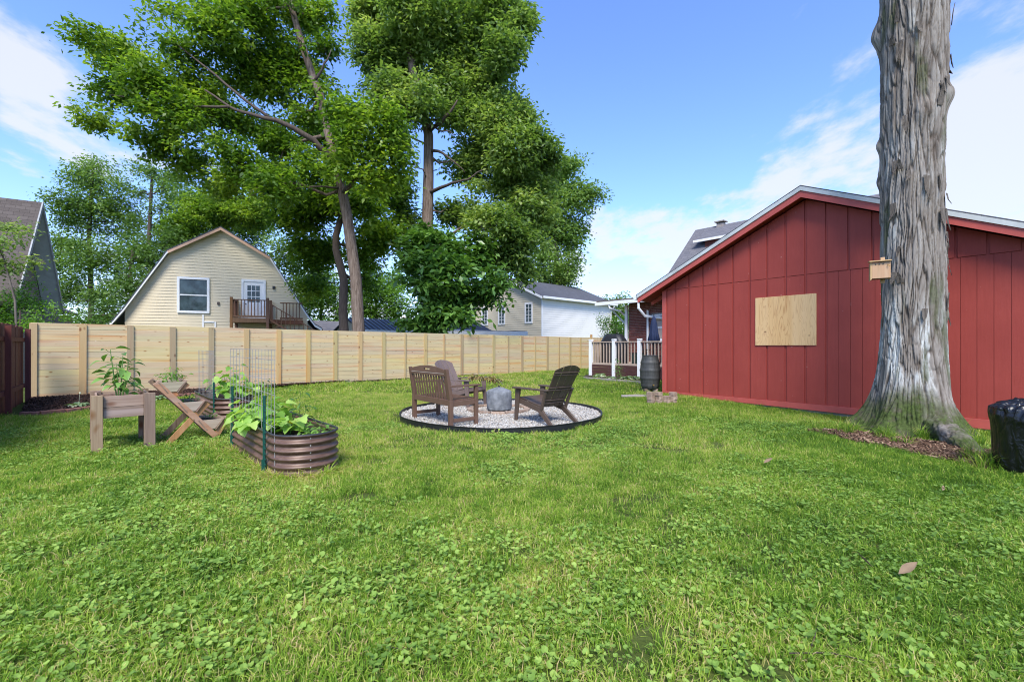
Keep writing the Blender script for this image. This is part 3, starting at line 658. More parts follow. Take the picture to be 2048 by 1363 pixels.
# ------------------------------------------------------------------ main brick house behind the barn; local x along the wall to the right, local +y away
MD = Vector((.664, -.747, 0)).normalized(); MA = math.atan2(MD.y, MD.x); MC = Vector((5.4, 21.0, 0))
hD = thing('main_house', 'red brick house with grey shingled roof and porch eave behind the red barn', 'house', MC, MA)
MB().bx(.002, 9, .012, .3, 0, 3.4).build('wall', M['mortar'], hD)
MB().bx(-.0, .25, .3, 5, 0, 3.4).build('wall', M['mortar'], hD)
bk = MB().bx(0, .20, 0, .05, 0, .060).build('brick', M['brick'], hD); bk.location = (.0, 0, .60); nb = 1
hb = MB().bx(0, .098, 0, .05, 0, .060)
rest = MB()
for r_ in range(0, 38):
    z = .60 + r_ * .072; xo = 0 if r_ % 2 == 0 else -.105
    k = 0
    while True:
        x0 = xo + k * .21; k += 1
        if x0 > 2.0: break
        if x0 < 0: rest.bx(0, .095, .0, .05, z, z + .060); continue
        if 1.18 < x0 + .1 < 2.4 and 1.55 < z < 2.75: continue
        if r_ == 0 and x0 == 0: continue
        if nb < 296 and z > .95 and x0 < 1.7: inst(bk.data, hD, (x0, rnd.uniform(-.003, .003), z), name='brick'); nb += 1
        else: rest.bx(x0, x0 + .20, 0, .05, z, z + .060)
rb_ = rest.build('brickwork', M['brick'], hD); rb_['kind'] = 'stuff'
window(hD, 1.30, 2.30, 1.62, 2.62, .03, M['white'], 1, 2, .08)
MB().bx(1.12, 2.48, -.08, .06, 1.46, 1.54).build('sill', M['white'], hD)
MB().bx(2.3, 9, -.0, .04, 0.5, 3.4).build('wall_face', M['brick'], hD)
# big roof
ry = lambda y: 3.4 + (7.37 - 3.4) / 4.3 * (y - .7)
MB().prism([(-.0, 2.72), (5.0, 7.37), (5.0, 7.22), (-.0, 2.58)], .69, 8.8, 'x').build('roof', M['shingle_grey'], hD)
MB().prism([(10.0, 2.72), (5.0, 7.37), (5.0, 7.22), (10.0, 2.58)], .69, 8.8, 'x').build('roof', M['shingle_grey'], hD)
MB().prism([(.3, 2.7), (9.7, 2.7), (5.0, 7.15)], .9, 1.1, 'x').build('gable_wall', M['brick'], hD)
# dormer with a white gutter
MB().bx(1.85, 5.2, 3.62, 4.4, 5.6, 6.40).build('dormer_wall', M['brick'], hD)
MB().prism([(3.54, 6.40), (3.54, 6.47), (5.0, 7.34), (5.0, 7.24)], 1.4, 5.6, 'x').build('dormer_roof', M['shingle_grey'], hD)
MB().bx(1.335, 5.6, 3.45, 3.535, 6.36, 6.47).build('gutter', M['white'], hD)
v_ = MB().bx(1.86, 2.18, 4.85, 5.15, 7.2, 7.45).build('chimney', M['grey_brick'], hD)
MB().bx(1.78, 2.26, 4.77, 5.23, 7.50, 7.55).bx(1.9, 1.95, 4.9, 4.95, 7.45, 7.50).bx(2.08, 2.13, 5.04, 5.1, 7.45, 7.50).build('chimney_cap', M['concrete'], v_)
MB().tube([(4.0, 4.9, 7.2), (4.0, 4.9, 7.75)], .03, 6).build('vent_pipe', M['white_metal'], hD)
# low porch eave
MB().prism([(-.75, 3.42), (3.2, 3.92), (3.2, 3.86), (-.75, 3.36)], -1.25, 6, 'x').build('porch_roof', M['shingle_brown'], hD)
MB().prism([(-.70, 3.34), (3.2, 3.82), (3.2, 3.70), (-.70, 3.26)], -1.22, 6, 'x').build('porch_ceiling', M['grey_trim'], hD)
MB().bx(-1.3, 6, -.86, -.755, 3.20, 3.35).build('gutter', M['white_metal'], hD)
MB().prism([(-.75, 3.42), (3.2, 3.92), (3.2, 3.66), (-.75, 3.2)], -1.29, -1.255, 'x').build('rake_trim', M['terracotta'], hD)
MB().beam((-.95, -.3, 3.2), (-.08, .05, 2.2), .07, .07).build('brace', M['grey_trim'], hD)
MB().bx(-.14, -.02, -.14, -.02, 0.0, 3.2).build('porch_post', M['white'], hD)
MB().tube([(-.55, -.8, 3.2), (-.5, -.8, 3.05), (-.2, -.4, 2.9), (-.20, -.1, 2.75)], .045, 8).build('downspout', M['white_metal'], hD)
MB().tube([(1.02, -.8, 3.2), (1.02, -.8, 2.95), (1.15, -.5, 2.62), (1.5, -.12, 2.55), (1.9, -.1, 2.5)], .06, 8).build('gutter_elbow', M['white_metal'], hD)
MB().bx(.98, 1.06, -.1, -.02, .6, 2.9).build('downspout', M['white_metal'], hD)

# ------------------------------------------------------------------ deck with railing
DP = Vector((3.42, 19.7, 0)); DD = Vector((5.02 - 3.42, 17.9 - 19.7, 0)).normalized()
deck = thing('house_deck', 'raised deck with white posts, tan railing and brown skirting beside the red barn', 'deck', DP, math.atan2(DD.y, DD.x))
for k in range(4):
    MB().bx(k * 1.204 - .07, k * 1.204 + .07, -.07, .07, -.05, 1.55).prism([(k * 1.204 - .085, 1.553), (k * 1.204 + .085, 1.553), (k * 1.204 + .06, 1.60), (k * 1.204 - .06, 1.60)], -.085, .085).build('post', M['white'], deck, bevel=.006)
for k in range(3):
    p, q = Vector((k * 1.204 + .08, 0, .50)), Vector(((k + 1) * 1.204 - .08, 0, .50))
    railrun(p, q, deck, M['rail_tan'], 7, .98, .06)
for j, z in enumerate((.04, .165, .29, .415)): MB().bx(.07, 3.6, -.02, .005, z, z + .118).build('skirt_board', M['skirt'], deck, bevel=.003)
for j in range(20): MB().bx(.0, 3.7, .03 + j * .14, .163 + j * .14, .47, .50).build('deck_board', M['rail_tan'], deck)
for k in range(1, 3): MB().bx(-.05, .05, k * 1.3 - .05, k * 1.3 + .05, -.05, 1.55).build('post', M['white'], deck, bevel=.006)
railrun((0, .08, .5), (0, 1.22, .5), deck, M['rail_tan'], 7, .98, .06)
railrun((0, 1.38, .5), (0, 2.54, .5), deck, M['rail_tan'], 7, .98, .06)
def dloc(x, y, z=.5): return DP + DD * x + Vector((-DD.y, DD.x, 0)) * y + Vector((0, 0, z))
DAng = math.atan2(DD.y, DD.x)
# covered grill
g = thing('covered_grill', 'barbecue grill under a black cover behind the deck railing', 'grill', dloc(.62, .80), DAng)
def cover_mesh(rings, n, seed, amp=.012):
    b = MB(); vs_, fs = [], []
    for i, (w, d, z) in enumerate(rings):
        for k in range(n):
            t = 2 * math.pi * (k + .5) / n; c, s_ = math.cos(t), math.sin(t); m_ = max(abs(c) ** 4, 0) + abs(s_) ** 4; r = m_ ** -.25
            wob = 1 + amp / .2 * math.sin(k * 2.4 + seed + i * .4) * (1 if z < .75 else .3)
            vs_.append((w * c * r * wob, d * s_ * r * wob, z + .012 * math.sin(k * 1.7 + seed)))
    for i in range(len(rings) - 1):
        for k in range(n): fs.append((i * n + k, i * n + (k + 1) % n, (i + 1) * n + (k + 1) % n, (i + 1) * n + k))
    fs.append(tuple((len(rings) - 1) * n + k for k in range(n))); return b.add(vs_, fs)
cover_mesh([(.60, .32, .06), (.60, .32, .4), (.60, .32, .82), (.59, .31, .98), (.50, .28, 1.12), (.38, .22, 1.28), (.32, .17, 1.32)], 40, 1).build('cover', M['black_fabric'], g, smooth=True)
MB().bx(-.5, .5, -.25, .25, .0, .06).build('base', M['black_metal'], g)
# patio table and two chairs, umbrella
tb = thing('patio_table', 'black metal patio table half hidden behind the deck railing', 'table', dloc(2.9, 1.5), DAng)
MB().lathe([(.55, .70), (.56, .715), (.55, .73)], 28).build('tabletop', M['black_metal'], tb)
for a in range(4): MB().tube([(.45 * math.cos(a * 1.57 + .8), .45 * math.sin(a * 1.57 + .8), 0), (.3 * math.cos(a * 1.57 + .8), .3 * math.sin(a * 1.57 + .8), .70)], .018, 6).build('leg', M['black_metal'], tb)
def metal_chair(loc, rz, label):
    c = thing('patio_chair', label, 'chair', loc, rz, 'black chairs on the deck')
    MB().bx(-.24, .24, -.24, .24, .40, .43).build('seat', M['black_metal'], c)
    b = MB().tube([(-.24, -.24, 0), (-.24, -.26, .45), (-.22, -.32, .92), (0, -.33, .98), (.22, -.32, .92), (.24, -.26, .45), (.24, -.24, 0)], .015, 6)
    for i in range(-2, 3): b.tube([(i * .08, -.27, .45), (i * .08, -.32, .93)], .008, 5)
    b.build('backrest', M['black_metal'], c)
    for s_ in (-1, 1): MB().tube([(s_ * .24, .22, 0), (s_ * .24, .22, .64), (s_ * .24, -.26, .66)], .014, 6).build('leg', M['black_metal'], c)
metal_chair(dloc(2.2, 1.1), DAng + R(-60), 'black metal chair on the left of the patio table')
metal_chair(dloc(2.75, .6), DAng + R(0), 'black metal chair between the railing and the patio table')
mb = thing('storage_box', 'dark green bin on the deck just left of the patio chairs', 'bin', dloc(1.95, .5), DAng)
MB().prism([(-.17, 0), (.17, 0), (.2, .5), (-.2, .5)], -.16, .16).build('body', mat('dark_green_plastic', (.02, .05, .04), .5), mb)
MB().bx(-.21, .21, -.18, .18, .503, .54).build('lid', M['black_metal'], mb)
um = thing('patio_umbrella', 'closed navy blue umbrella standing on the deck beside the barn corner', 'umbrella', dloc(2.40, 1.05), DAng)
b = MB(); n = 24; vs_, fs = [], []
prf = [(.03, 2.02), (.07, 1.95), (.11, 1.7), (.16, 1.3), (.21, 1.02), (.17, .98)]
for i, (r, z) in enumerate(prf):
    for k in range(n):
        t = 2 * math.pi * k / n; rr = r * (1 + (.28 if i > 1 else .1) * math.cos(k * math.pi * 2 * 8 / n + .3)); vs_.append((rr * math.cos(t + i * .05), rr * math.sin(t + i * .05), z + (.035 * math.cos(k * math.pi * 2 * 4 / n) if i > 3 else 0)))
for i in range(len(prf) - 1):
    for k in range(n): fs.append((i * n + k, i * n + (k + 1) % n, (i + 1) * n + (k + 1) % n, (i + 1) * n + k))
b.add(vs_, fs).build('canopy', M['navy'], um, smooth=True)
MB().tube([(0, 0, 0), (0, 0, 2.1)], .02, 8).build('pole', M['black_metal'], um)
MB().lathe([(.22, 0), (.22, .04), (.05, .07), (.03, .25)], 20).build('base', M['black_metal'], um)

# rain barrel on pavers
bp = Vector((3.93, 12.95, 0)); bp.z = .10
rbz = thing('rain_barrel', 'charcoal ribbed rain barrel standing at the barn corner', 'barrel', bp)
pr = [(.20, 0)]
for i in range(29):
    z = i / 28 * .88; r = .225 + .055 * math.sin(math.pi * i / 28) + (.012 if i % 7 in (2, 3) else 0); pr.append((r, z))
pr += [(.22, .90), (.20, .90), (.19, .885)]
MB().lathe(pr, 40).build('body', M['barrel'], rbz, smooth=True)
for k in range(16): MB().beam((.284 * math.cos(k * .39), .284 * math.sin(k * .39), .1), (.284 * math.cos(k * .39), .284 * math.sin(k * .39), .78), .006, .006).build('stave_rib', M['barrel'], rbz) if k < 0 else None
MB().lathe([(.215, .901), (.225, .93), (.20, .945), (.02, .95)], 36).build('lid', M['barrel'], rbz)
MB().tube([(0, -.275, .12), (0, -.33, .12)], .02, 8).build('spigot', M['hook'], rbz)
paver_shape = [(-.078, -.05), (-.055, -.075), (.055, -.075), (.078, -.05), (.078, .05), (.055, .075), (-.055, .075), (-.078, .05)]
pv = MB().prism(paver_shape, 0, .085, 'z').build('paver_block', M['paver'], bevel=.008)
def paver(loc, rz, label, first=[True]):
    o = pv if first[0] else pv.copy()
    if not first[0]: col.objects.link(o)
    first[0] = False
    o.location = loc; o.rotation_euler = (0, 0, rz); return tag(o, label, 'paver', 'paver blocks stacked at the barn corner')
for i, (px, cnt) in enumerate(((1302, 3), (1318, 3), (1333, 2), (1346, 3))):
    base = gp(px, 806 - i * .3)
    for k in range(cnt):
        nm = ['bottom', 'middle', 'top'][k if cnt == 3 else (0, 2)[k]]
        paver((base.x + rnd.uniform(-.012, .012), base.y + rnd.uniform(-.012, .012), GZ(base.x, base.y) + k * .086), R(-50) + rnd.uniform(-.15, .15),
              '%s tan block of the %s stack of pavers beside the barn corner' % (nm, ['leftmost', 'second from left', 'third from left', 'rightmost'][i]))
for i, (dx, dy) in enumerate(((-.12, -.1), (.12, -.1), (-.12, .12), (.12, .12))):
    paver((bp.x + dx, bp.y + dy, .012), R(10) + i, 'paver block under the %s of the rain barrel' % ['near left side', 'near right side', 'far left side', 'far right side'][i])
st = MB().prism([(-.45, -.12), (-.1, -.2), (.4, -.14), (.5, .08), (.1, .2), (-.35, .12)], 0, .035, 'z').build('stepping_stone', M['concrete'], bevel=.01)
q = gp(1272, 793); st.location = (q.x, q.y, .01); st.rotation_euler = (0, 0, R(10)); tag(st, 'flat grey stepping stone in the grass left of the barrel', 'stone')

# ------------------------------------------------------------------ fire pit circle
PCc = Vector((-.20, 8.60, 0)); PR = 1.87
ed = thing('gravel_edging', 'low black plastic edging around the gravel circle', 'edging', PCc)
b = MB(); n = 96
vs_, fs = [], []
for k in range(n):
    t = 2 * math.pi * k / n; r = PR * (1 + .006 * math.sin(3 * t) + .003 * math.sin(11 * t)); zt_ = .098 + .006 * math.sin(5 * t)
    for rr, z in ((r, -.04), (r + .006, zt_ - .02), (r + .014, zt_), (r - .008, zt_), (r - .014, -.04)): vs_.append((rr * math.cos(t), rr * math.sin(t), z))
for k in range(n):
    for j in range(4): fs.append((k * 5 + j, k * 5 + j + 1, ((k + 1) % n) * 5 + j + 1, ((k + 1) % n) * 5 + j))
b.add(vs_, fs).build('strip', M['black_edge'], ed, smooth=False)
b = MB(); N = 64
gb = MB().lathe([(PR - .02, .0), (PR - .02, .045)], 64).build('gravel_bed', M['stone'], off=(0, 0, 0)); gb.location = PCc; tag(gb, kind='structure')
RC = Vector((-.26, 8.92, .045))
ring = thing('paver_ring', 'ring of tan curved pavers around the covered fire pit', 'ring', RC)
nb_ = 14
for k in range(nb_):
    a0, a1 = 2 * math.pi * (k + .03) / nb_, 2 * math.pi * (k + .97) / nb_
    poly = [(.50 * math.cos(a0 + (a1 - a0) * i / 4), .50 * math.sin(a0 + (a1 - a0) * i / 4)) for i in range(5)] + [(.62 * math.cos(a1 - (a1 - a0) * i / 4), .62 * math.sin(a1 - (a1 - a0) * i / 4)) for i in range(5)]
    o = MB().prism(poly, -.02, .055 + rnd.uniform(-.006, .006), 'z').build('paver', M['paver'], ring, bevel=.008)
fp = thing('fire_pit', 'covered round fire pit under a grey canvas cover in the middle of the gravel', 'fire pit', (-.25, 8.80, .05))
b = MB(); vs_, fs = [], []; n = 72
prf = [(.232, .045), (.238, .10), (.242, .2), (.240, .3), (.238, .375), (.225, .395), (.15, .425), (.08, .448), (.03, .462), (.004, .465)]
for i, (r, z) in enumerate(prf):
    for k in range(n):
        t = 2 * math.pi * k / n; wr = .006 * math.sin(7 * t + i) + .005 * math.sin(13 * t + 2 * i) if i < 5 else .003 * math.sin(9 * t)
        vs_.append(((r + wr) * math.cos(t), (r + wr) * math.sin(t), z))
for i in range(len(prf) - 1):
    for k in range(n): fs.append((i * n + k, i * n + (k + 1) % n, (i + 1) * n + (k + 1) % n, (i + 1) * n + k))
b.add(vs_, fs).build('cover', M['cover'], fp, smooth=True)
MB().lathe([(.20, 0), (.215, .05), (.215, .30)], 32).build('pit_body', M['black_metal'], fp)
MB().lathe([(.02, .462), (.022, .48), (.005, .49)], 10).build('cover_knob', M['black_metal'], fp)

# ------------------------------------------------------------------ bench: local x along the back, facing +y
def bench():
    o = thing('garden_bench', 'brown slatted garden bench facing the fire pit on the gravel', 'bench', (-1.305, 7.475, .05), math.atan2(-.777, .63))
    m = M['brown_plastic']; w = .60
    for s_ in (-1, 1):
        MB().beam((s_ * w, -.02, 0), (s_ * w, -.02, .42), .065, .065).beam((s_ * w, -.02, .42), (s_ * w, -.10, .90), .065, .06, w2=.065, t2=.045).build('rear_leg', m, o, bevel=.006)
        MB().beam((s_ * w, .45, 0), (s_ * w, .45, .615), .06, .06).build('front_leg', m, o, bevel=.006)
        MB().beam((s_ * w, .02, .10), (s_ * w, .42, .10), .03, .055).build('side_stretcher', m, o, bevel=.004)
        MB().beam((s_ * w, .01, .355), (s_ * w, .42, .37), .03, .08).build('seat_rail', m, o, bevel=.004)
        MB().prism([(s_ * w - .035, -.06), (s_ * w + .035, -.06), (s_ * w + .042, .42), (s_ * w + .03, .52), (s_ * w - .03, .52), (s_ * w - .042, .42)], .618, .645, 'z').build('armrest', m, o, bevel=.006)
    MB().bx(-.565, .565, .425, .455, .30, .385).build('front_rail', m, o, bevel=.004)
    MB().bx(-.565, .565, -.045, -.005, .33, .42).build('rear_rail', m, o, bevel=.004)
    for i in range(6): MB().bx(-.63 + .065, .565, .035 + i * .073, .098 + i * .073, .405 - .004 * (i < 5) * (5 - i), .43 - .004 * (i < 5) * (5 - i)).build('seat_slat', m, o, bevel=.004)
    tilt = lambda z: -.02 - .08 * (z - .42) / .48
    src = None
    for i in range(13):
        x_ = -.51 + i * .085
        MB().beam((x_, tilt(.42), .42), (x_, tilt(.80), .80), .040, .016).build('back_slat', m, o, bevel=.003)
    MB().beam((-.565, tilt(.80) - .0, .81), (.565, tilt(.80), .81), .04, .045).build('back_rail', m, o, bevel=.004)
    arch = lambda x_: .875 + .065 * math.cos(x_ / .6 * math.pi / 2)
    t_ = MB(); xs = [-.57 + 1.14 * i / 24 for i in range(25)]
    for a, b_ in zip(xs[:-1], xs[1:]):
        hole = abs((a + b_) / 2) < .075
        if hole:
            t_.prism([(a, .835), (b_, .835), (b_, .868), (a, .868)], tilt(.88) - .014, tilt(.88) + .014); t_.prism([(a, .895), (b_, .895), (b_, arch(b_)), (a, arch(a))], tilt(.88) - .014, tilt(.88) + .014)
        else: t_.prism([(a, .835), (b_, .835), (b_, arch(b_)), (a, arch(a))], tilt(.88) - .014, tilt(.88) + .014)
    t_.build('top_rail', m, o)
    MB().bx(-.54, .54, tilt(.83) - .020, tilt(.83) - .016, .822, .832).build('back_highlight_strip', M['rail_tan'], o)
    return o
bench()
# adirondack chair: facing +y
def adirondack(label, loc, face, m):
    o = thing('adirondack_chair', label, 'chair', loc, math.atan2(face[1], face[0]) - math.pi / 2, 'adirondack chairs around the fire pit')
    for s_ in (-1, 1):
        MB().beam((s_ * .29, .36, 0), (s_ * .285, .31, .545), .035, .065, (0, 1, 0), w2=.04, t2=.11).build('front_leg', m, o, bevel=.008)
        MB().prism([(s_ * .29 - .035, -.40), (s_ * .29 + .03, -.40), (s_ * .30 + .06, .1), (s_ * .30 + .062, .33), (s_ * .30 + .03, .42), (s_ * .30 - .03, .42), (s_ * .30 - .06, .33), (s_ * .30 - .045, .1)], .548, .572, 'z').build('armrest', m, o, bevel=.008)
        MB().beam((s_ * .255, .33, .35), (s_ * .255, -.20, .235), .03, .085).build('seat_side', m, o, bevel=.006)
        MB().beam((s_ * .26, -.18, .25), (s_ * .29, -.50, .0), .035, .10, (0, 1, 0), w2=.035, t2=.06).build('rear_leg', m, o, bevel=.008)
        MB().beam((s_ * .295, -.36, .55), (s_ * .27, -.24, .24), .035, .05).build('arm_bracket', m, o, bevel=.006)
    sy = [(.36, .335), (.33, .395), (.22, .39), (.11, .365), (.0, .335), (-.11, .31), (-.22, .295)]
    for (y0, z0), (y1, z1) in zip(sy[:-1], sy[1:]):
        MB().beam((0, y0, z0), (0, y1 + .008, z1), .52, .022, (0, 0, 1)).build('seat_slat', m, o, bevel=.004)
    P = lambda z: -.21 - .40 * (z - .28) / .68
    def bx_(u, z): return u * (.235 + .055 * (z - .28) / .68)
    for i in range(4):
        u0, u1 = -1 + i * .5 + .024, -1 + (i + 1) * .5 - .024
        top = lambda u: .955 - .075 * u * u
        vs_ = []
        zs = [.28, .45, .62, .79]
        for u in (u0, (u0 + u1) / 2, u1):
            for z in zs + [top(u)]:
                bow = .035 * (1 - u * u)
                for dy in (0, .016): vs_.append((bx_(u, z), P(z) - bow + dy, z))
        fs = []; n_ = 10
        for a in (0, 1):
            for k in range(4):
                i0, i1 = a * n_ + 2 * k, (a + 1) * n_ + 2 * k
                fs += [(i0, i0 + 2, i1 + 2, i1), (i0 + 1, i1 + 1, i1 + 3, i0 + 3)]
            fs += [(a * n_, (a + 1) * n_, (a + 1) * n_ + 1, a * n_ + 1), (a * n_ + 8, a * n_ + 9, (a + 1) * n_ + 9, (a + 1) * n_ + 8)]
        for e in (0, 2):
            for k in range(4): i0 = e * n_ + 2 * k; fs.append((i0, i0 + 1, i0 + 3, i0 + 2))
        MB().add(vs_, fs).build('back_slat', m, o, bevel=.004)
    for z in (.345, .395, .56, .60, .80, .84):
        pts = [(bx_(u, z) * 1.0, P(z) - .035 * (1 - u * u) - .012, z) for u in (-1, -.6, -.2, .2, .6, 1)]
        MB().tube(pts, .009, 6).build('back_rib', m, o)
    return o
adirondack('dark brown adirondack chair seen from behind on the right of the fire pit', (.52, 7.55, .05), (-.64, .77), M['dark_brown'])
adirondack('faded mauve brown adirondack chair behind the slatted bench', (-1.02, 9.56, .05), (.83, -.55), M['mauve_brown'])
# ------------------------------------------------------------------ leaves
def spray(cent, per, rad, L, Wd, g, droop=.35, flat=.6, ctint=None):
    n = len(cent) * per
    c = np.repeat(cent, per, 0); off = g.normal(size=(n, 3)) * np.array([rad, rad, rad * flat]) * .55
    p = c + off; d = g.normal(size=(n, 3)); d[:, 2] = d[:, 2] * .45 - droop; d += off / rad * .8; d /= np.linalg.norm(d, axis=1)[:, None]
    s = np.cross(d, g.normal(size=(n, 3)) * .5 + np.array([0, 0, 1.0])); s /= np.linalg.norm(s, axis=1)[:, None] + 1e-9
    nn = np.cross(s, d); l = L * g.uniform(.65, 1.25, n)[:, None]; w = Wd * g.uniform(.75, 1.2, n)[:, None]
    v = np.stack([p, p + d * l * .5 + s * w * .5 + nn * l * .06, p + d * l - nn * l * .10, p + d * l * .5 - s * w * .5 + nn * l * .06], 1).reshape(-1, 3)
    q = np.arange(n * 4).reshape(-1, 4)
    t = (np.repeat(ctint, per) if ctint is not None else 0) + g.normal(0, .12, n)
    return v, q, np.clip(t, 0, 1)
DM = 5.0
def lobe_pts(lobes, dens, g, holes=.42, nscale=.9):
    out = []
    for (c, r) in lobes:
        c, r = np.array(c), np.array(r); n = max(4, int(dens * DM * (r[0] * r[1] * r[2]) ** .8))
        k = n * 3; u = g.normal(size=(k, 3)); u /= np.linalg.norm(u, axis=1)[:, None]; u *= g.uniform(0, 1, k)[:, None] ** (1 / 2.3)
        p = c + u * r; f = fbm(p * nscale + 5, 3) + .55 * (vnoise(p * nscale * 2.7 + 60) - .5); p = p[f > holes * 1.12][:n]; out.append(p)
    return np.concatenate(out)
LSC = {'broad_tree': 1.14}
def tree(name, label, base, lobes_px, Y, leafm, barkm, dens=14, per=20, L=.15, Wd=.07, rad=.42, trunk=None, trunk_r=.25, seed=1, group=None, depth=1.0, branches=True, twigs=5, tintc=.45, holes=.42, nleaf_scale=1.0, catg='tree', loc3=None, limbs=()):
    g = np.random.default_rng(seed); base = Vector(base)
    o = thing(name, label, catg, base, 0, group)
    lob = []
    for l in lobes_px:
        dy = l[4] if len(l) > 4 else g.uniform(-1.2, 1.2) * depth; c = ap(l[0], l[1], Y + dy); k = (Y + dy) / F
        ls = LSC.get(name, 1.0); rx, rz2 = l[2] * k * ls, l[3] * k * ls; lob.append(((c.x, c.y, c.z), (rx, (rx + rz2) / 2 * max(.8, depth * .8), rz2)))
    if loc3: lob += loc3
    pts = lobe_pts(lob, dens, g, holes)
    ct = tintc + (fbm(pts * .8 + 31, 2) - .5) * .9 + g.normal(0, .08, len(pts))
    v, q, t = spray(pts, per, rad, L, Wd, g, ctint=ct); print('LEAVES', name, len(q))
    np_mesh('crown', v, q, leafm, o, t, off=base)
    tr = MB()
    if trunk:
        P = [Vector(p) for p in trunk]; n = len(P)
        # smooth the polyline and roughen it
        pts_, rs = [], []
        tot = sum((P[i + 1] - P[i]).length for i in range(n - 1)); acc = 0
        for i in range(n - 1):
            for s_ in range(4):
                f = s_ / 4; pts_.append(P[i].lerp(P[i + 1], f)); rs.append((acc + (P[i + 1] - P[i]).length * f) / tot)
            acc += (P[i + 1] - P[i]).length
        pts_.append(P[-1]); rs.append(1)
        rr = [trunk_r * (1 - .62 * x) * (1 + .35 * math.exp(-((pts_[i] - base).z) / .35)) for i, x in enumerate(rs)]
        tr.tube([p - base for p in pts_], rr, 14); tr.build('trunk', barkm, o, smooth=True)
        if branches:
            lb = MB(); tb_ = MB(); nodes = [(p, rr[i], 0.0) for i, p in enumerate(pts_) if (p - base).z > 1.8]
            if not nodes: nodes = [(pts_[-1], rr[-1], 0.0)]
            order = sorted(lob, key=lambda L_: min((Vector(L_[0]) - n_[0]).length for n_ in nodes))
            for (c, r) in order:
                c = Vector(c); s0, r_, pl_ = min(nodes, key=lambda n_: (n_[0] - c).length * (1.0 if n_[0].z < c.z + .3 else 1.5) + n_[2] * .35)
                D = (c - s0).length; r0 = min(r_ * .62, .018 + .022 * D); w_ = [s0]
                for f in (.3, .6, .85): w_.append(s0.lerp(c, f) + Vector(g.uniform(-.09, .09, 3)) * D ** .7 + Vector((0, 0, (-.06 if f < .5 else .03) * D)))
                w_.append(c); lb.tube([p - base for p in w_], [r0, r0 * .85, r0 * .7, r0 * .55, r0 * .42], 7)
                for f, p in ((.6, w_[2]), (.8, w_[3]), (1, c)): nodes.append((p, r0 * (1 - .5 * f), pl_ + D * f))
                for k in range(twigs):
                    u = g.normal(size=3); u /= np.linalg.norm(u); e = c + Vector((u[0] * r[0], u[1] * r[1], u[2] * r[2])) * .85; s1 = w_[3].lerp(c, g.uniform(0, 1))
                    mm = s1.lerp(e, .5) + Vector(g.uniform(-.15, .15, 3)); tb_.tube([s1 - base, mm - base, e - base], [r0 * .32, r0 * .2, .006], 5, False)
            lb.build('limbs', barkm, o, smooth=True)
            for (lp, lr) in limbs:
                q_ = [ap(a_, b2, Y + c2) - base for a_, b2, c2 in lp]; q2 = []
                for i in range(len(q_) - 1):
                    for s_ in range(3): q2.append(q_[i].lerp(q_[i + 1], s_ / 3) + Vector(g.uniform(-.03, .03, 3)))
                q2.append(q_[-1]); MB().tube(q2, [lr * (1 - .75 * i / (len(q2) - 1)) for i in range(len(q2))], 9).build('limb', M['dark_trunk'], o, smooth=True)
            if tb_.v: tb_.build('twigs', barkm, o, smooth=True)
    return o
def pxt(lst, Y): return [ap(a, b_, Y + (c if c else 0)) for a, b_, c in lst]

# leaning hickory just behind the fence, left of centre
YA = 17.6
bA = gp(722, 692 + F * H / YA)
tree('leaning_tree', 'tall leaning tree with pale furrowed trunk and a wide crown reaching left, behind the fence', bA, [
    (175, 75, 38, 30), (165, 225, 26, 18), (235, 120, 55, 40), (225, 185, 55, 32), (300, 160, 60, 55), (290, 245, 55, 40), (215, 250, 40, 22), (350, 220, 60, 50), (330, 300, 50, 28), (400, 285, 48, 42),
    (310, 55, 34, 28), (330, 20, 30, 22), (596, 76, 24, 20, -.3), (575, 10, 30, 20, 0), (640, 175, 16, 14, -.4), (365, 95, 45, 34), (400, 165, 55, 40), (420, 225, 60, 55), (390, 330, 45, 35),
    (440, 55, 60, 55), (395, 15, 30, 20), (500, 20, 70, 45), (520, 100, 66, 50, 1.0), (585, 40, 56, 50, 1.6), (640, 30, 32, 36, 1.3), (600, 120, 54, 46, 1.7), (655, 95, 24, 36, 1.2), (480, 150, 55, 42, 1.2), (560, 180, 56, 40, 1.6), (640, 165, 26, 36, 1.4),
    (500, 255, 60, 42, 1.5), (470, 320, 55, 50), (560, 300, 60, 46, 1.5), (610, 235, 40, 34, 1.6), (540, 370, 55, 45), (450, 372, 45, 34), (620, 330, 45, 45),
    (700, 225, 55, 36, -1.5), (760, 235, 50, 38, -1.8), (720, 290, 60, 40, -1.6), (790, 290, 34, 45, -1.5), (680, 330, 40, 36, -1.2), (745, 350, 50, 40, -1.3), (800, 350, 24, 40, -1)],
    YA, M['leaf_a'], M['bark_brown'], dens=19, per=26, L=.20, Wd=.10, rad=.36, trunk=pxt([(722, 660 + 96, 0), (712, 560, 0), (694, 430, 0), (674, 330, 0), (652, 250, .2), (640, 190, .3), (628, 160, .4), (606, 95, .5), (590, 40, .6), (565, -60, .8)], YA),
    trunk_r=.25, seed=3, tintc=.54, limbs=[([(672, 335, -.1), (648, 300, -.6), (615, 272, -.9), (575, 250, -1.1), (540, 238, -1.2), (500, 228, -1.1), (460, 214, -.8), (410, 180, -.4)], .13), ([(684, 390, 0), (700, 372, -.5), (716, 350, -.8), (722, 330, -1.0), (735, 300, -1.3)], .10), ([(628, 165, .3), (650, 130, .2), (662, 100, .3)], .06), ([(540, 238, -1.2), (490, 200, -1.2), (430, 150, -1), (380, 110, -.6), (330, 70, -.4)], .06), ([(460, 214, -.8), (380, 215, -.8), (300, 205, -.6), (220, 190, -.4)], .05), ([(686, 378, 0), (650, 372, -.6), (610, 372, -.9), (570, 385, -1)], .045)])
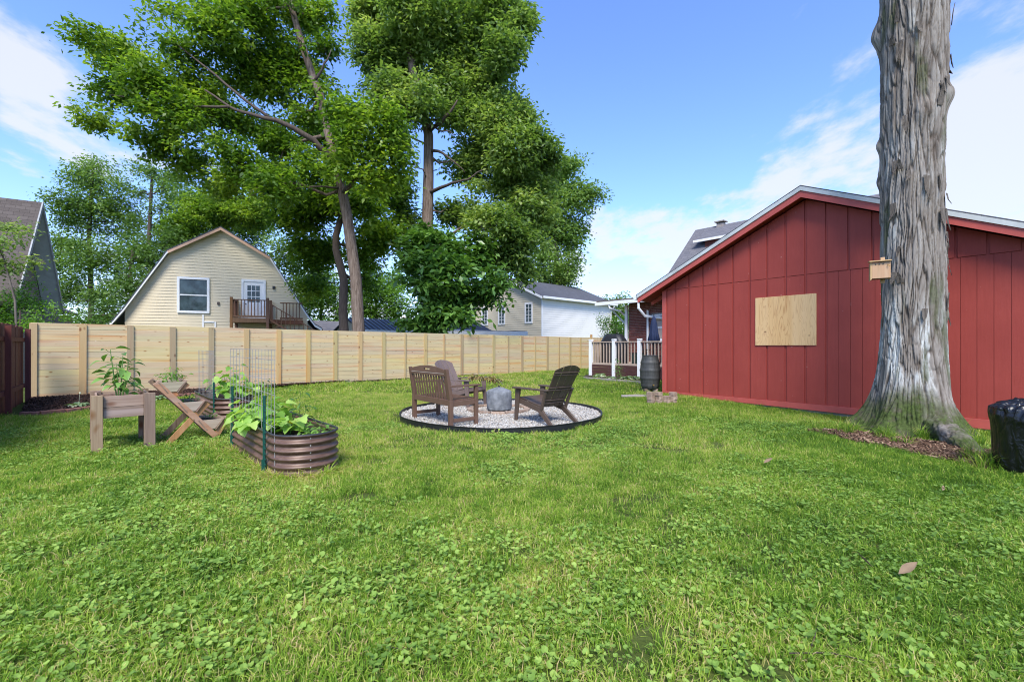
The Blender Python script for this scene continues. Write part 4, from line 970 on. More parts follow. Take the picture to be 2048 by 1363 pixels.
# darker crooked tree beside it
YB2 = 20.5
tree('crooked_tree', 'dark crooked trunk tree with shaded foliage left of the leaning trunk', gp(692, 692 + F * H / YB2), [
    (420, 420, 60, 40, 9), (360, 460, 34, 35, 9), (500, 425, 60, 34, 9), (590, 420, 50, 50), (640, 420, 45, 50), (612, 495, 34, 36, 3), (640, 510, 34, 45, 3), (660, 380, 45, 40), (720, 420, 40, 50), (730, 500, 40, 45, 2), (770, 450, 40, 50, 2), (550, 360, 50, 45, 2), (730, 560, 34, 26, 3), (620, 570, 30, 30, 4), (670, 270, 50, 50, 2), (760, 380, 34, 40, 2)],
    YB2, M['leaf_a'], M['dark_trunk'], dens=20, per=22, L=.24, Wd=.12, rad=.42, trunk=pxt([(692, 756, 0), (686, 620, 0), (688, 560, 0), (672, 500, 0), (672, 470, 0), (684, 430, .2), (700, 380, .3), (716, 330, .5)], YB2), trunk_r=.24, seed=5, tintc=.55, depth=1.3)
# broad hickory in the middle
YC = 22.6
tree('broad_tree', 'broad tall tree with dense grey green crown in the middle behind the fence', gp(858, 692 + F * H / YC), [
    (760, 30, 48, 44), (840, 30, 70, 45), (930, 25, 70, 45), (1000, 30, 48, 40), (740, 95, 34, 40), (790, 120, 55, 50), (870, 110, 60, 50), (950, 105, 60, 50), (1010, 95, 34, 40), (1035, 55, 24, 24), (1045, 30, 18, 20),
    (770, 180, 40, 36), (830, 200, 50, 40), (905, 185, 60, 42), (975, 175, 50, 42), (1000, 130, 28, 32), (990, 230, 45, 40), (1040, 235, 34, 35), (1075, 275, 24, 26), (930, 240, 48, 32), (1020, 300, 50, 42), (1080, 310, 34, 36), (960, 290, 36, 28),
    (930, 330, 40, 26), (1000, 350, 45, 34), (1060, 370, 45, 36), (960, 395, 40, 30), (1040, 420, 45, 36), (920, 420, 40, 24), (985, 450, 50, 32), (1050, 480, 36, 36), (1010, 510, 40, 32), (1045, 540, 24, 26), (1085, 415, 20, 36), (800, 270, 20, 34), (830, 330, 16, 26), (800, 400, 24, 40, 1.5), (820, 450, 24, 25, 1.5)],
    YC, M['leaf_b'], M['bark_brown'], dens=21, per=26, L=.25, Wd=.12, rad=.44, trunk=pxt([(858, 752, 0), (857, 560, 0), (855, 440, 0), (857, 350, 0), (857, 270, 0), (845, 210, 0), (825, 140, .2), (815, 60, .4), (830, -60, .5)], YC), trunk_r=.36, seed=9, tintc=.56, limbs=[([(857, 385, 0), (880, 374, -.8), (905, 366, -1.2), (935, 358, -1.4), (965, 340, -1.4)], .10), ([(858, 300, 0), (885, 305, -.7), (910, 325, -1), (930, 345, -1)], .08), ([(856, 262, 0), (875, 250, -.6), (900, 225, -1), (915, 200, -1)], .13), ([(850, 235, 0), (880, 262, -.9), (900, 262, -1.1), (908, 272, -1.2)], .05)])
# leafy young tree hanging over the fence (big compound leaves)
YD = 21.0
tree('young_tree', 'bushy young tree with large drooping leaves just behind the fence', gp(868, 692 + F * H / YD), [
    (815, 500, 24, 24), (860, 480, 40, 28), (910, 500, 34, 30), (830, 540, 36, 34), (890, 545, 48, 40), (945, 540, 34, 34), (980, 560, 26, 28), (850, 590, 36, 34), (910, 600, 44, 36), (960, 598, 28, 24), (870, 630, 50, 24), (820, 646, 24, 12), (920, 640, 26, 18), (1005, 585, 14, 22), (960, 490, 26, 26), (850, 655, 46, 10)],
    YD, M['leaf_big'], M['dark_trunk'], dens=24, per=14, L=.36, Wd=.17, rad=.46, trunk=pxt([(872, 756, 0), (874, 640, 0), (872, 560, 0), (868, 500, 0)], YD), trunk_r=.15, seed=13, tintc=.45, depth=.7, holes=.38)
# tree behind the two storey house
YE = 43
tree('tall_far_tree', 'tall light green tree rising behind the two storey house', gp(1120, 692 + F * H / YE), [
    (1110, 350, 45, 40), (1140, 325, 26, 18), (1100, 420, 45, 45), (1150, 400, 40, 36), (1185, 385, 20, 18), (1200, 395, 10, 8), (1070, 450, 36, 50), (1120, 480, 40, 36), (1150, 460, 26, 28), (1080, 530, 34, 40), (1130, 540, 30, 30), (1110, 570, 40, 26), (1150, 510, 18, 14), (1050, 380, 26, 50)],
    YE, M['leaf_bg'], M['bark_grey'], dens=7.5, per=22, L=.34, Wd=.17, rad=.7, trunk=pxt([(1120, 722, 0), (1118, 600, 0), (1110, 480, 0), (1112, 360, 0)], YE), trunk_r=.35, seed=17, tintc=.62)
# background trees on the left
def bgtree(label, px, lobes, Y, seed, lm='leaf_bg', name='background_tree', tint=.45, dens=9, L=.30, rad=.75, tr_r=.2, top=None, holes=.42, per=20):
    b0 = gp(px, 692 + F * H / Y); top = top or min(l[1] for l in lobes) + 20
    return tree(name, label, b0, lobes, Y, M[lm], M['dark_trunk'], dens=dens, per=per, L=L, Wd=L * .5, rad=rad, trunk=pxt([(px, 692 + F * H / Y, 0), (px + 3, 600, 0), (px - 2, (600 + top) / 2, 0), (px + 4, top, 0)], Y), trunk_r=tr_r, seed=seed, tintc=tint, group='trees beyond the fence', holes=holes, twigs=4)
bgtree('wide pale green tree between the brick house and the cream outbuilding', 180, [(190, 330, 34, 18), (170, 360, 50, 30), (220, 380, 45, 34), (130, 410, 40, 34), (180, 430, 55, 45), (240, 440, 45, 40), (120, 480, 36, 40), (180, 510, 50, 45), (240, 520, 45, 40), (150, 575, 45, 36), (215, 590, 40, 34), (100, 530, 30, 36), (110, 600, 34, 26)], 31, 21, tint=.5, L=.22, dens=11, rad=.6)
bgtree('thin sparse tree with open branches above the gambrel roof', 300, [(275, 335, 22, 16), (310, 345, 26, 18), (330, 375, 18, 20), (280, 385, 18, 20), (320, 420, 24, 20), (270, 440, 22, 20), (305, 470, 30, 25), (335, 460, 14, 25)], 30, 22, tint=.42, dens=13, L=.2, rad=.45, holes=.40)
bgtree('dark green tree close behind the left end of the gambrel roof', 262, [(270, 500, 36, 40), (310, 520, 36, 40), (255, 560, 36, 40), (300, 580, 36, 34), (240, 620, 36, 26), (340, 480, 26, 34), (290, 630, 40, 20), (200, 630, 30, 20)], 27, 23, tint=.30, L=.22, dens=12, rad=.55)
bgtree('mid green tree right behind the gambrel peak', 430, [(380, 400, 40, 40), (430, 420, 45, 40), (390, 460, 36, 34), (470, 440, 36, 34), (360, 520, 30, 50), (350, 370, 26, 40), (510, 470, 36, 36), (560, 500, 34, 40), (590, 550, 26, 40)], 36, 24, tint=.42, L=.26)
bgtree('bright green tree between the gambrel house and the crooked trunk', 640, [(620, 590, 28, 34), (650, 570, 34, 34), (660, 620, 34, 24), (610, 630, 20, 18), (635, 540, 26, 26)], 42, 25, tint=.55, lm='leaf_bg2')
bgtree('light green tree seen between the two leaning trunks and the young tree', 750, [(720, 600, 30, 30), (755, 585, 34, 34), (790, 600, 28, 28), (740, 550, 28, 28), (790, 560, 26, 26), (750, 625, 45, 14), (800, 630, 26, 12)], 45, 26, tint=.62, lm='leaf_bg2')
bgtree('low tree behind the shingled garage and two storey house', 950, [(930, 610, 30, 20), (965, 600, 24, 24), (990, 560, 24, 40), (900, 590, 30, 30)], 48, 27, tint=.55)
bgtree('small tree beyond the right end of the two storey house', 1225, [(1215, 605, 14, 10), (1240, 598, 14, 12), (1235, 625, 20, 22), (1210, 640, 14, 18), (1255, 615, 16, 22)], 48, 28, tint=.5)
fh = []
g2 = np.random.default_rng(77)
for k in range(60): fh.append((g2.uniform(-150, 2250), g2.uniform(640, 668), g2.uniform(30, 60), g2.uniform(14, 26), g2.uniform(0, 26)))
o = tree('far_treeline', 'low band of distant trees along the horizon', (0, 85, 0), fh, 85, M['leaf_bg'], M['dark_trunk'], dens=1.3, per=14, L=1.0, Wd=.6, rad=2.0, seed=33, branches=False, tintc=.45); 
o['kind'] = 'stuff'; del o['category']
# bushes at the left
tree('hedge_bush', 'bright green bushy shrub rising behind the brown fence', gp(40, 692 + F * H / 13.6), [(10, 600, 40, 32), (55, 600, 34, 26), (95, 625, 30, 18), (20, 640, 50, 20), (120, 640, 22, 10), (75, 650, 40, 14), (-30, 620, 34, 40), (48, 570, 14, 18)], 13.6, M['leaf_bright'], M['dark_trunk'], dens=75, per=16, L=.085, Wd=.05, rad=.24, trunk=pxt([(40, 692 + F * H / 13.6, 0), (42, 690, 0), (40, 620, 0)], 13.6), trunk_r=.05, seed=41, tintc=.6, depth=.5, catg='shrub')
tree('fringe_shrub', 'low dark green shrub peeking over the left end of the pale fence', gp(150, 692 + F * H / 15), [(130, 635, 26, 12), (170, 640, 24, 10), (205, 644, 22, 8)], 15, M['leaf_bg2'], M['dark_trunk'], dens=70, per=14, L=.09, Wd=.05, rad=.25, trunk=pxt([(150, 692 + F * H / 15, 0), (152, 650, 0)], 15), trunk_r=.04, seed=42, tintc=.4, depth=.4, catg='shrub')
tree('sapling', 'young broad leaved sapling in front of the brown shingled roof', gp(25, 692 + F * H / 13.2), [(10, 450, 26, 18), (45, 465, 26, 16), (10, 490, 24, 18), (62, 525, 26, 16), (30, 535, 26, 14), (85, 520, 10, 10), (5, 540, 18, 18), (-30, 500, 30, 50)], 13.2, M['leaf_b'], M['branch'], dens=60, per=9, L=.13, Wd=.075, rad=.22, trunk=pxt([(40, 692 + F * H / 13.2, 0), (30, 600, 0), (15, 545, 0), (2, 500, 0), (-5, 440, 0)], 13.2), trunk_r=.04, seed=43, tintc=.55, depth=.4)
YF = 29.5
o = tree('flowering_shrub', 'light green shrub with cream blossoms behind the covered grill', gp(1235, 692 + F * H / YF), [(1225, 650, 24, 16), (1245, 640, 18, 16), (1215, 640, 18, 10), (1240, 665, 24, 14), (1205, 632, 9, 6), (1225, 672, 24, 12)], YF, M['leaf_bright'], M['dark_trunk'], dens=34, per=14, L=.12, Wd=.07, rad=.3, trunk=pxt([(1235, 692 + F * H / YF, 0), (1234, 680, 0), (1232, 650, 0)], YF), trunk_r=.05, seed=44, tintc=.5, depth=.5, catg='shrub')
fl = MB()
for k in range(55):
    a = ap(g2.normal(1228, 14), g2.normal(648, 12), YF - .4 + g2.uniform(-.3, .3)); fl.lathe([(.01, -.03), (.035, 0), (.01, .035)], 6, a)
fl.build('blossoms', M['white_flower'], o, off=o.location)

# ------------------------------------------------------------------ the big shaggy trunk at the right
TB = Vector((6.38, 7.25, GZ(6.38, 7.25)))
def bigtrunk():
    o = thing('shagbark_tree', 'huge grey shaggy trunk with pale lichen and mossy flared base before the red barn', 'tree', TB)
    nth, nz_ = 380, 640; top = 9.5
    zs = np.concatenate([np.linspace(-.15, 1.2, 130), np.linspace(1.2, top, nz_ - 130 + 1)[1:]])
    th_ = np.linspace(0, 2 * math.pi, nth, endpoint=False); T, Z = np.meshgrid(th_, zs)
    r = .378 + .012 * Z * 0 + .05 * np.clip((Z - 4.2) / 2.2, 0, 1) ** 1.5
    fl = np.exp(-np.maximum(Z, 0) / .36)
    lob = .5 + .5 * np.cos(5 * T + 1.1 + .7 * np.sin(2 * T)); lob2 = .5 + .5 * np.cos(3 * T - .6)
    r = r + fl * (.17 + .22 * lob ** 1.5 + .14 * lob2) + .10 * np.exp(-np.maximum(Z, 0) / 1.1) + .012 * np.sin(2 * T + Z * .8) + .01 * np.sin(3 * T - Z * 1.4)
    r = r + .06 * (fl - .5).clip(0) * np.cos(T - math.pi)
    def bump(th0, z0, sth, sz, a):
        d = np.angle(np.exp(1j * (T - th0))); return a * np.exp(-(d / sth) ** 2 - ((Z - z0) / sz) ** 2)
    L_, R_ = math.pi + R(-42), R(-42)              # silhouettes as seen from the camera
    zc = lambda py: 1.3 + (HY - py) * 6.95 / F
    r = r + bump(L_ + .1, zc(25) - TB.z, .28, .24, .11) + bump(R_ - .1, zc(190) - TB.z, .24, .18, .085) + bump(L_ + .15, zc(262) - TB.z, .16, .12, .05) + bump(L_, zc(335) - TB.z, .2, .14, .05) + bump(-1.9, zc(225) - TB.z, .3, .16, .06) + bump(L_, zc(610) - TB.z, .2, .3, -.02)
    x, y = np.cos(T), np.sin(T)
    # shaggy plates: warped vertical ridges
    P0 = np.stack([x.ravel() * 1.6, y.ravel() * 1.6, Z.ravel() * .55], 1); w1 = (fbm(P0 * 1.6, 3) - .5) * 1.0; w2 = (fbm(P0 * 3.1 + 9, 3) - .5)
    ang = T.ravel() + w1 * .36 + w2 * .16
    Q = np.stack([np.cos(ang) * 7.6, np.sin(ang) * 7.6, Z.ravel() * 1.35 + w2 * 1.5], 1)
    c_ = fbm(Q * np.array([3, 3, 1.6]) + 80, 3)
    def plates(nu, nv, seed):                       # long interlocking bark plates: F2 - F1 of stretched cells
        u = (ang / (2 * math.pi) % 1.0) * nu; v_ = Z.ravel() * nv + w2 * .8; iu, iv = np.floor(u).astype(np.int64), np.floor(v_).astype(np.int64)
        f1, f2, hid = np.full(u.shape, 9.0), np.full(u.shape, 9.0), np.zeros(u.shape); dz = np.zeros(u.shape)
        for du in (-1, 0, 1):
            for dv in (-1, 0, 1):
                cu, cv = iu + du, iv + dv; k = (cu % nu); sd = np.full(u.shape, seed, np.int64)
                ox, oy, hh = _h(k, cv, sd), _h(k, cv, sd + 7), _h(k, cv, sd + 13)
                d = np.hypot((cu + ox - u), (cv + oy - v_) * .9); m_ = d < f1
                f2 = np.where(m_, f1, np.minimum(f2, d)); hid = np.where(m_, hh, hid); dz = np.where(m_, cv + oy - v_, dz); f1 = np.where(m_, d, f1)
        return f2 - f1, hid, dz
    e1, h1, z1 = plates(44, 1.25, 1); e2, h2, z2 = plates(76, 2.6, 5)
    crack = np.clip(1 - e1 / .24, 0, 1) ** 1.3; crack2 = np.clip(1 - e2 / .16, 0, 1)
    disp = -.026 * crack - .010 * crack2 + .016 * (h1 - .5) + .013 * np.clip(z1, -.7, .7) * (1 - crack) + .020 * (c_ - .5) + .020 * (fbm(Q * .6 + 3, 2) - .5) + .006 * (h2 - .5)
    crack2 = crack2 * .6
    Rr = r.ravel() + disp
    v = np.stack([Rr * x.ravel(), Rr * y.ravel(), Z.ravel()], 1)
    i = np.arange(nth * len(zs)).reshape(len(zs), nth); j = np.roll(i, -1, 1)
    q = np.stack([i[:-1].ravel(), j[:-1].ravel(), j[1:].ravel(), i[1:].ravel()], 1)
    ob = np_mesh('trunk', v, q, M['bark'], o, smooth=True)
    me = ob.data
    zz_ = Z.ravel(); nn = fbm(np.stack([x.ravel() * 3, y.ravel() * 3, zz_ * 1.6], 1) + 3, 4)
    lich = np.clip((nn - .40) * 8, 0, 1) * np.exp(-((zz_ - 1.25) / .55) ** 2) * 1.15 + np.clip((nn - .62) * 6, 0, 1) * .5 * (zz_ > 1) + .22 * (zz_ > 1) * np.clip((nn - .4) * 4, 0, 1)
    moss = np.clip(1.75 - zz_ / .42 + (nn - .5) * 2.6, 0, 1) + np.clip((fbm(np.stack([x.ravel() * 2, y.ravel() * 2, zz_ * .9], 1) + 50, 3) - .63) * 6, 0, .5)
    lich *= np.clip((zz_ - .25) / .4, 0, 1) * (1 - crack * .9) * (1 - crack2 * .6)
    for nm, arr in (('lichen', lich), ('moss', moss), ('depth', np.clip(crack + .6 * crack2, 0, 1))):
        at = me.attributes.new(nm, 'FLOAT', 'POINT'); at.data.foreach_set('value', np.clip(arr, 0, 1).astype(np.float32))
    # loose bark strips curling off the edge
    g = np.random.default_rng(5)
    for k in range(46):
        t = g.uniform(-2.9, .9); z = g.uniform(1.6, 6.4); rr = .41 + .05 * max(0, (z - 4.2) / 2.2); l = g.uniform(.12, .36); w = g.uniform(.02, .05); tip = g.uniform(.015, .06); dn = -1 if g.random() < .7 else 1
        e = Vector((math.cos(t), math.sin(t), 0)); s_ = Vector((-math.sin(t), math.cos(t), 0))
        A = e * rr + Vector((0, 0, z)); B = e * (rr + tip * .4) + Vector((0, 0, z + dn * l * .6)) + s_ * g.uniform(-.02, .02); C_ = e * (rr + tip) + Vector((0, 0, z + dn * l)) + s_ * g.uniform(-.03, .03)
        b2 = MB().add([A - s_ * w, A + s_ * w, B + s_ * w * .8, B - s_ * w * .8, C_ + s_ * .004, C_ - s_ * .004] + [p - e * .008 for p in (A - s_ * w, A + s_ * w, B + s_ * w * .8, B - s_ * w * .8, C_ + s_ * .004, C_ - s_ * .004)],
            [(0, 1, 2, 3), (3, 2, 4, 5), (6, 9, 8, 7), (9, 11, 10, 8), (0, 3, 9, 6), (3, 5, 11, 9), (1, 7, 8, 2), (2, 8, 10, 4), (4, 10, 11, 5)]).build('bark_strip', M['bark_grey'], o)
    # surface roots: one long thick one to the right
    def root(pts, rads, seed):
        n = 44; g = np.random.default_rng(seed); P = [Vector(p) for p in pts]; out, rs = [], []
        for i in range(len(P) - 1):
            for s_ in range(18): out.append(P[i].lerp(P[i + 1], s_ / 18)); rs.append(rads[i] * (1 - s_ / 18) + rads[i + 1] * s_ / 18)
        out.append(P[-1]); rs.append(rads[-1])
        for k in range(2): out = [out[0]] + [(out[i - 1] + out[i] * 2 + out[i + 1]) / 4 for i in range(1, len(out) - 1)] + [out[-1]]
        b = MB().tube(out, rs, n); v = np.array(b.v); nn = fbm(v * np.array([9, 9, 9]), 4); c = np.repeat(np.array([tuple(p) for p in out]), n, 0)
        v = c + (v - c) * (1 + (nn[:, None] - .5) * .5 - .14 * (np.abs(fbm(v * np.array([14, 14, 14]) + 7, 4)[:, None] - .5) < .045)); b.v = [tuple(x) for x in v]
        ob = b.build('root', M['bark'], o, smooth=True)
        n1 = fbm(v * np.array([14, 14, 14]) + 7, 4); n2 = fbm(v * 5 + 3, 3)
        for nm, val in (('moss', np.clip(.55 + (n2 - .5) * 3, 0, 1)), ('lichen', np.clip((n1 - .7) * 3, 0, .2)), ('depth', np.clip((np.abs(n1 - .5) < .045) * .9, 0, 1))):
            at = ob.data.attributes.new(nm, 'FLOAT', 'POINT'); at.data.foreach_set('value', np.asarray(val, np.float32))
    root([(-.10, -.50, .20), (-.28, -.92, .14), (-.50, -1.33, .09), (-.66, -1.68, .02), (-.74, -1.84, -.10)], [.20, .16, .13, .09, .04], 1)
    # limbs and crown overhead, outside the picture
    lb = MB(); tips = []
    for k, (dx, dy, dz) in enumerate(((2.2, -1.5, 3.2), (-.6, -1.0, 4.4), (1.0, 2.2, 4.2), (3.0, .8, 2.5), (.4, -3.0, 3.8))):
        s0 = Vector((0, 0, 9.0)); e = s0 + Vector((dx, dy, dz)); lb.tube([s0, s0.lerp(e, .5) + Vector((0, 0, .4)), e], [.28, .2, .09], 10); tips.append(e)
    lb.build('limbs', M['bark_grey'], o, smooth=True)
    g = np.random.default_rng(8)
    pts = lobe_pts([(tuple(TB + t), (2.3, 2.3, 1.5)) for t in tips], 1.0, g, .38)
    v, q, t = spray(pts, 16, .6, .26, .15, g, ctint=np.full(len(pts), .4)); np_mesh('crown', v, q, M['leaf_b'], o, t, off=TB)
bigtrunk()
# bird house on the trunk
bhp = ap(1757, 540, 6.72)
bh_ = thing('birdhouse', 'small natural wood nest box fixed to the left side of the big trunk', 'birdhouse', (bhp.x, bhp.y, bhp.z - .13), R(-33))
WB = wood('pine_box_wood', (.55, .36, .18), (.42, .25, .11), 'z', .65, .08, 30, streak=(.50, .28, .12))
bh_.scale = (.86, .86, .92)
WB2 = M['orange_wood']
MB().bx(-.10, .13, -.10, -.085, .0, .25).build('front', WB, bh_, bevel=.002)
MB().prism([(-.12, -.03), (-.1, -.03 + .02), (-.1, .26), (-.12, .26)], -.10, .12).build('side', WB, bh_, bevel=.002)
MB().bx(.13, .15, -.10, .12, 0, .26).build('side', WB, bh_, bevel=.002)
MB().bx(-.1, .13, .10, .12, .0, .26).build('back', WB, bh_, bevel=.002)
MB().bx(-.1, .13, -.084, .10, .0, .015).build('floor', M['brown_plastic'], bh_)
MB().add([(-.135, -.14, .262), (.16, -.14, .262), (.16, .13, .285), (-.135, .13, .285), (-.135, -.14, .28), (.16, -.14, .28), (.16, .13, .303), (-.135, .13, .303)], [(0, 1, 2, 3), (4, 5, 6, 7), (0, 1, 5, 4), (1, 2, 6, 5), (2, 3, 7, 6), (3, 0, 4, 7)]).build('roof', WB, bh_, bevel=.002)
MB().bx(.04, .10, .122, .14, -.06, .36).build('mounting_strip', WB, bh_, bevel=.002)
for k in range(3): MB().lathe([(.009, 0), (.009, .004)], 10).build('vent_hole', M['black_metal'], bh_); c = bh_.children[-1]; c.rotation_euler = (R(90), 0, 0); c.location = (-.05 + k * .05, -.101, .222)
MB().tube([(.11, -.10, .20), (.11, -.125, .20), (.13, -.13, .19), (.125, -.12, .175)], .005, 6).build('hook', M['hook'], bh_)
# ------------------------------------------------------------------ plants built leaf by leaf
def leafmesh(name, L, Wd, m, kind='oval', curl=.18):
    st = {'oval': [(0, .03), (.12, .45), (.35, .95), (.6, .85), (.82, .45), (1, .0)], 'lobed': [(0, .25), (.05, .8), (.28, 1.0), (.36, .78), (.55, .92), (.66, .55), (.84, .42), (1, .0)], 'strap': [(0, .4), (.3, .9), (.6, .8), (1, 0)]}[kind]
    v, f = [], []
    for t, w in st:
        z = -curl * L * t * t + .05 * L * math.sin(t * 3); v += [(t * L, -w * Wd / 2, z + w * Wd * .16), (t * L, 0, z), (t * L, w * Wd / 2, z + w * Wd * .16)]
    for i in range(len(st) - 1): a = i * 3; f += [(a, a + 3, a + 4, a + 1), (a + 1, a + 4, a + 5, a + 2)]
    me = bpy.data.meshes.new(name); me.from_pydata(v, [], f); me.materials.append(m); me.shade_smooth(); return me
def tintmesh(me, val):
    a = me.attributes.new('tint', 'FLOAT', 'POINT'); a.data.foreach_set('value', np.full(len(me.vertices), val, np.float32)); return me
def leafset(L, Wd, m, kind, curl=.2, tints=(.25, .5, .75)):
    return [tintmesh(leafmesh('leaf', L, Wd, m, kind, curl * (.7 + .4 * i)), t) for i, t in enumerate(tints)]
def aim(o, d, roll=0.0):
    q = Vector(d).normalized().to_track_quat('X', 'Z'); o.rotation_mode = 'XYZ'; o.rotation_euler = (q.to_matrix() @ Matrix.Rotation(roll, 3, 'X')).to_euler()
OV_P = leafset(.16, .085, M['leaf_big'], 'oval', .35, (.4, .62, .9)); OV_S = leafset(.07, .035, M['leaf_big'], 'oval', .3)
SQ = leafset(.15, .165, M['squash'], 'lobed', .3, (.3, .55, .85)); HO = leafset(.20, .085, M['hosta'], 'oval', .55, (.3, .5, .8)); SM = leafset(.055, .03, M['leaf_bright'], 'oval', .3, (.5, .7, .9))
def stemplant(name, label, loc, stems, meshes, seed, cat='plant', scl=(.7, 1.2), stemr=.006, mode='up', group=None):
    """stems: (dx, dy, height, number of leaves)"""
    g = random.Random(seed); o = thing(name, label, cat, loc, 0, group); sb = MB()
    for (dx, dy, h, n) in stems:
        p0 = Vector((dx * .25, dy * .25, 0)); p1 = Vector((dx * .7, dy * .7, h * .6)); p2 = Vector((dx, dy, h)); sb.tube([p0, p1, p2], [stemr, stemr * .8, stemr * .4], 6)
        for i in range(n):
            t = .22 + .78 * (i + 1) / n; p = (p0.lerp(p1, t / .6) if t < .6 else p1.lerp(p2, (t - .6) / .4)); a = i * 2.4 + g.uniform(-.4, .4)
            pet = Vector((math.cos(a), math.sin(a), g.uniform(.0, .5))) * g.uniform(.03, .07) * (1.5 if mode == 'up' else 1); sb.tube([p, p + pet], [stemr * .35, stemr * .3], 4, False)
            l = inst(g.choice(meshes), o, p + pet, name='leaf'); s_ = g.uniform(*scl); l.scale = (s_, s_, s_); aim(l, (math.cos(a), math.sin(a), g.uniform(-.55, .25)), g.uniform(-.5, .5))
    sb.build('stem', M['green_stem'], o); return o
def rosette(name, label, loc, n, meshes, seed, r=.12, scl=(.6, 1.1), group=None, cat='plant', flower=False):
    g = random.Random(seed); o = thing(name, label, cat, loc, 0, group)
    for i in range(n):
        a = i * 2.4; t = i / n; d = Vector((math.cos(a), math.sin(a), 1.0 - t * .95)); l = inst(g.choice(meshes), o, (math.cos(a) * .02, math.sin(a) * .02, .01), name='leaf')
        s_ = g.uniform(*scl) * (.6 + .5 * t); l.scale = (s_, s_, s_); aim(l, d, g.uniform(-.3, .3))
    if flower: MB().tube([(0, 0, 0), (.02, 0, .2), (.03, 0, .27)], [.003, .003, .002], 5).lathe([(.004, 0), (.018, .02), (.012, .045)], 7, (.03, 0, .25)).build('flower_stalk', M['white_flower'], o)
    return o

# ------------------------------------------------------------------ raised wooden planter on four legs
PA = R(43.3)
pl = thing('raised_planter', 'weathered wooden planter box on four legs holding a tall leafy plant', 'planter', (-4.99, 5.47, 0), PA)
PLW, PLD = .50, .86
for nm, (x_, y_) in zip('abcd', ((0, 0), (PLW, 0), (PLW, PLD), (0, PLD))):
    lz = .705 if True else 0
    MB().bx(x_ - .055, x_ + .055, y_ - .02, y_ + .02, -.02, lz).build('leg', M['cedar'], pl, bevel=.004)
    MB().bx(x_ + (.012 if x_ == 0 else -.055), x_ + (.055 if x_ == 0 else -.012), y_ + (.022 if y_ == 0 else -.10), y_ + (.10 if y_ == 0 else -.022), -.02, lz - .004).build('leg', M['cedar'], pl, bevel=.004)
for j, (z0, z1) in enumerate(((.42, .548), (.552, .69))):
    for y_ in (.026, PLD - .044): MB().bx(.058, PLW - .058, y_, y_ + .018, z0, z1).build('board', M['cedar_x'], pl, bevel=.003)
    for x_ in (-.01, PLW - .01): MB().bx(x_, x_ + .02, .102, PLD - .102, z0, z1).build('board', M['cedar_x'], pl, bevel=.003)
MB().bx(.04, PLW - .04, .05, PLD - .05, .44, .625).build('soil', M['soil'], pl)
for x_, y_, w_, d_ in ((.0, -.0, PLW, .0), ): pass
MB().bx(.012, PLW - .012, PLD - .10, PLD - .05, .626, .66).build('inner_ledge', M['cedar'], pl)
pc = pl.matrix_basis @ Vector((.22, .36, .60))
stemplant('tall_pepper_plant', 'tall plant with large glossy green leaves growing in the raised wooden planter', pc, [(-.10, -.02, .66, 12), (.02, .03, .58, 11), (.12, .0, .50, 10), (.03, -.06, .36, 9), (.13, -.04, .26, 7), (-.06, .03, .46, 9)], OV_P, 4, scl=(.6, 1.05), stemr=.008)

# ------------------------------------------------------------------ tiered planter with three troughs; local x along the frame, y away
T0 = Vector((-4.55, 6.0, 0)); tp = thing('tiered_planter', 'slanted wooden frame planter with three stepped troughs and crossed legs', 'planter', T0, PA)
TW = .62
def fb(p, q, y, w=.075, t=.022, m='orange_wood', nm='frame_board'): return MB().beam((p[0], y, p[1]), (q[0], y, q[1]), t, w, (0, 0, 1)).build(nm, M[m], tp, bevel=.003)
for y_, m_ in ((0, 'orange_wood'), (TW, 'cedar')):
    fb((-.12, .83), (.575, .01), y_, nm='long_rail', m=m_ if y_ else 'rail_wood')
    fb((0, -.01), (.455, .515), y_ + .024 if y_ == 0 else y_ - .024, nm='prop_leg', m=m_)
    fb((.035, .615), (.225, .80), y_ + .024 if y_ == 0 else y_ - .024, nm='short_rail', m=m_)
    fb((.545, .02), (.675, .27), y_ + .024 if y_ == 0 else y_ - .024, nm='short_rail', m=m_)
MB().tube([(.29, -.02, .305), (.29, TW + .02, .305)], .006, 6).build('bolt', M['hook'], tp)
for i, (cx_, zt_) in enumerate(((.06, .835), (.27, .555), (.495, .29))):
    w_, b_, h_ = .145, .045, .15
    for s_ in (-1, 1): MB().prism([(cx_ + s_ * w_, zt_), (cx_ + s_ * (w_ + .016), zt_), (cx_ + s_ * (b_ + .016), zt_ - h_), (cx_ + s_ * b_, zt_ - h_)], -.02 + .004, TW + .02).build('trough_side', M['cedar'], tp, bevel=.002)
    for y_ in (.0, TW - .07): MB().prism([(cx_ - w_ + .008, zt_ - .012), (cx_ + w_ - .008, zt_ - .012), (cx_ + b_, zt_ - h_ + .01), (cx_ - b_, zt_ - h_ + .01)], y_, y_ + .015).build('trough_end', M['trough'], tp, bevel=.002)
    MB().bx(cx_ - b_, cx_ + b_, .016, TW - .07, zt_ - h_, zt_ - h_ + .012).build('trough_floor', M['trough'], tp)
    MB().prism([(cx_ - w_ + .02, zt_ - .045), (cx_ + w_ - .02, zt_ - .045), (cx_ + b_, zt_ - h_ + .013), (cx_ - b_, zt_ - h_ + .013)], .016, TW - .071).build('soil', M['soil'], tp)
TM = tp.matrix_basis
stemplant('feathery_herb', 'small bright green herb in the topmost trough of the tiered planter', TM @ Vector((.06, .30, .78)), [(-.06, 0, .15, 12), (.04, .03, .17, 12), (.10, -.02, .11, 10), (0, -.08, .12, 10), (-.02, .1, .2, 12), (.12, .08, .12, 9)], SM, 6, scl=(.7, 1.3), stemr=.003)
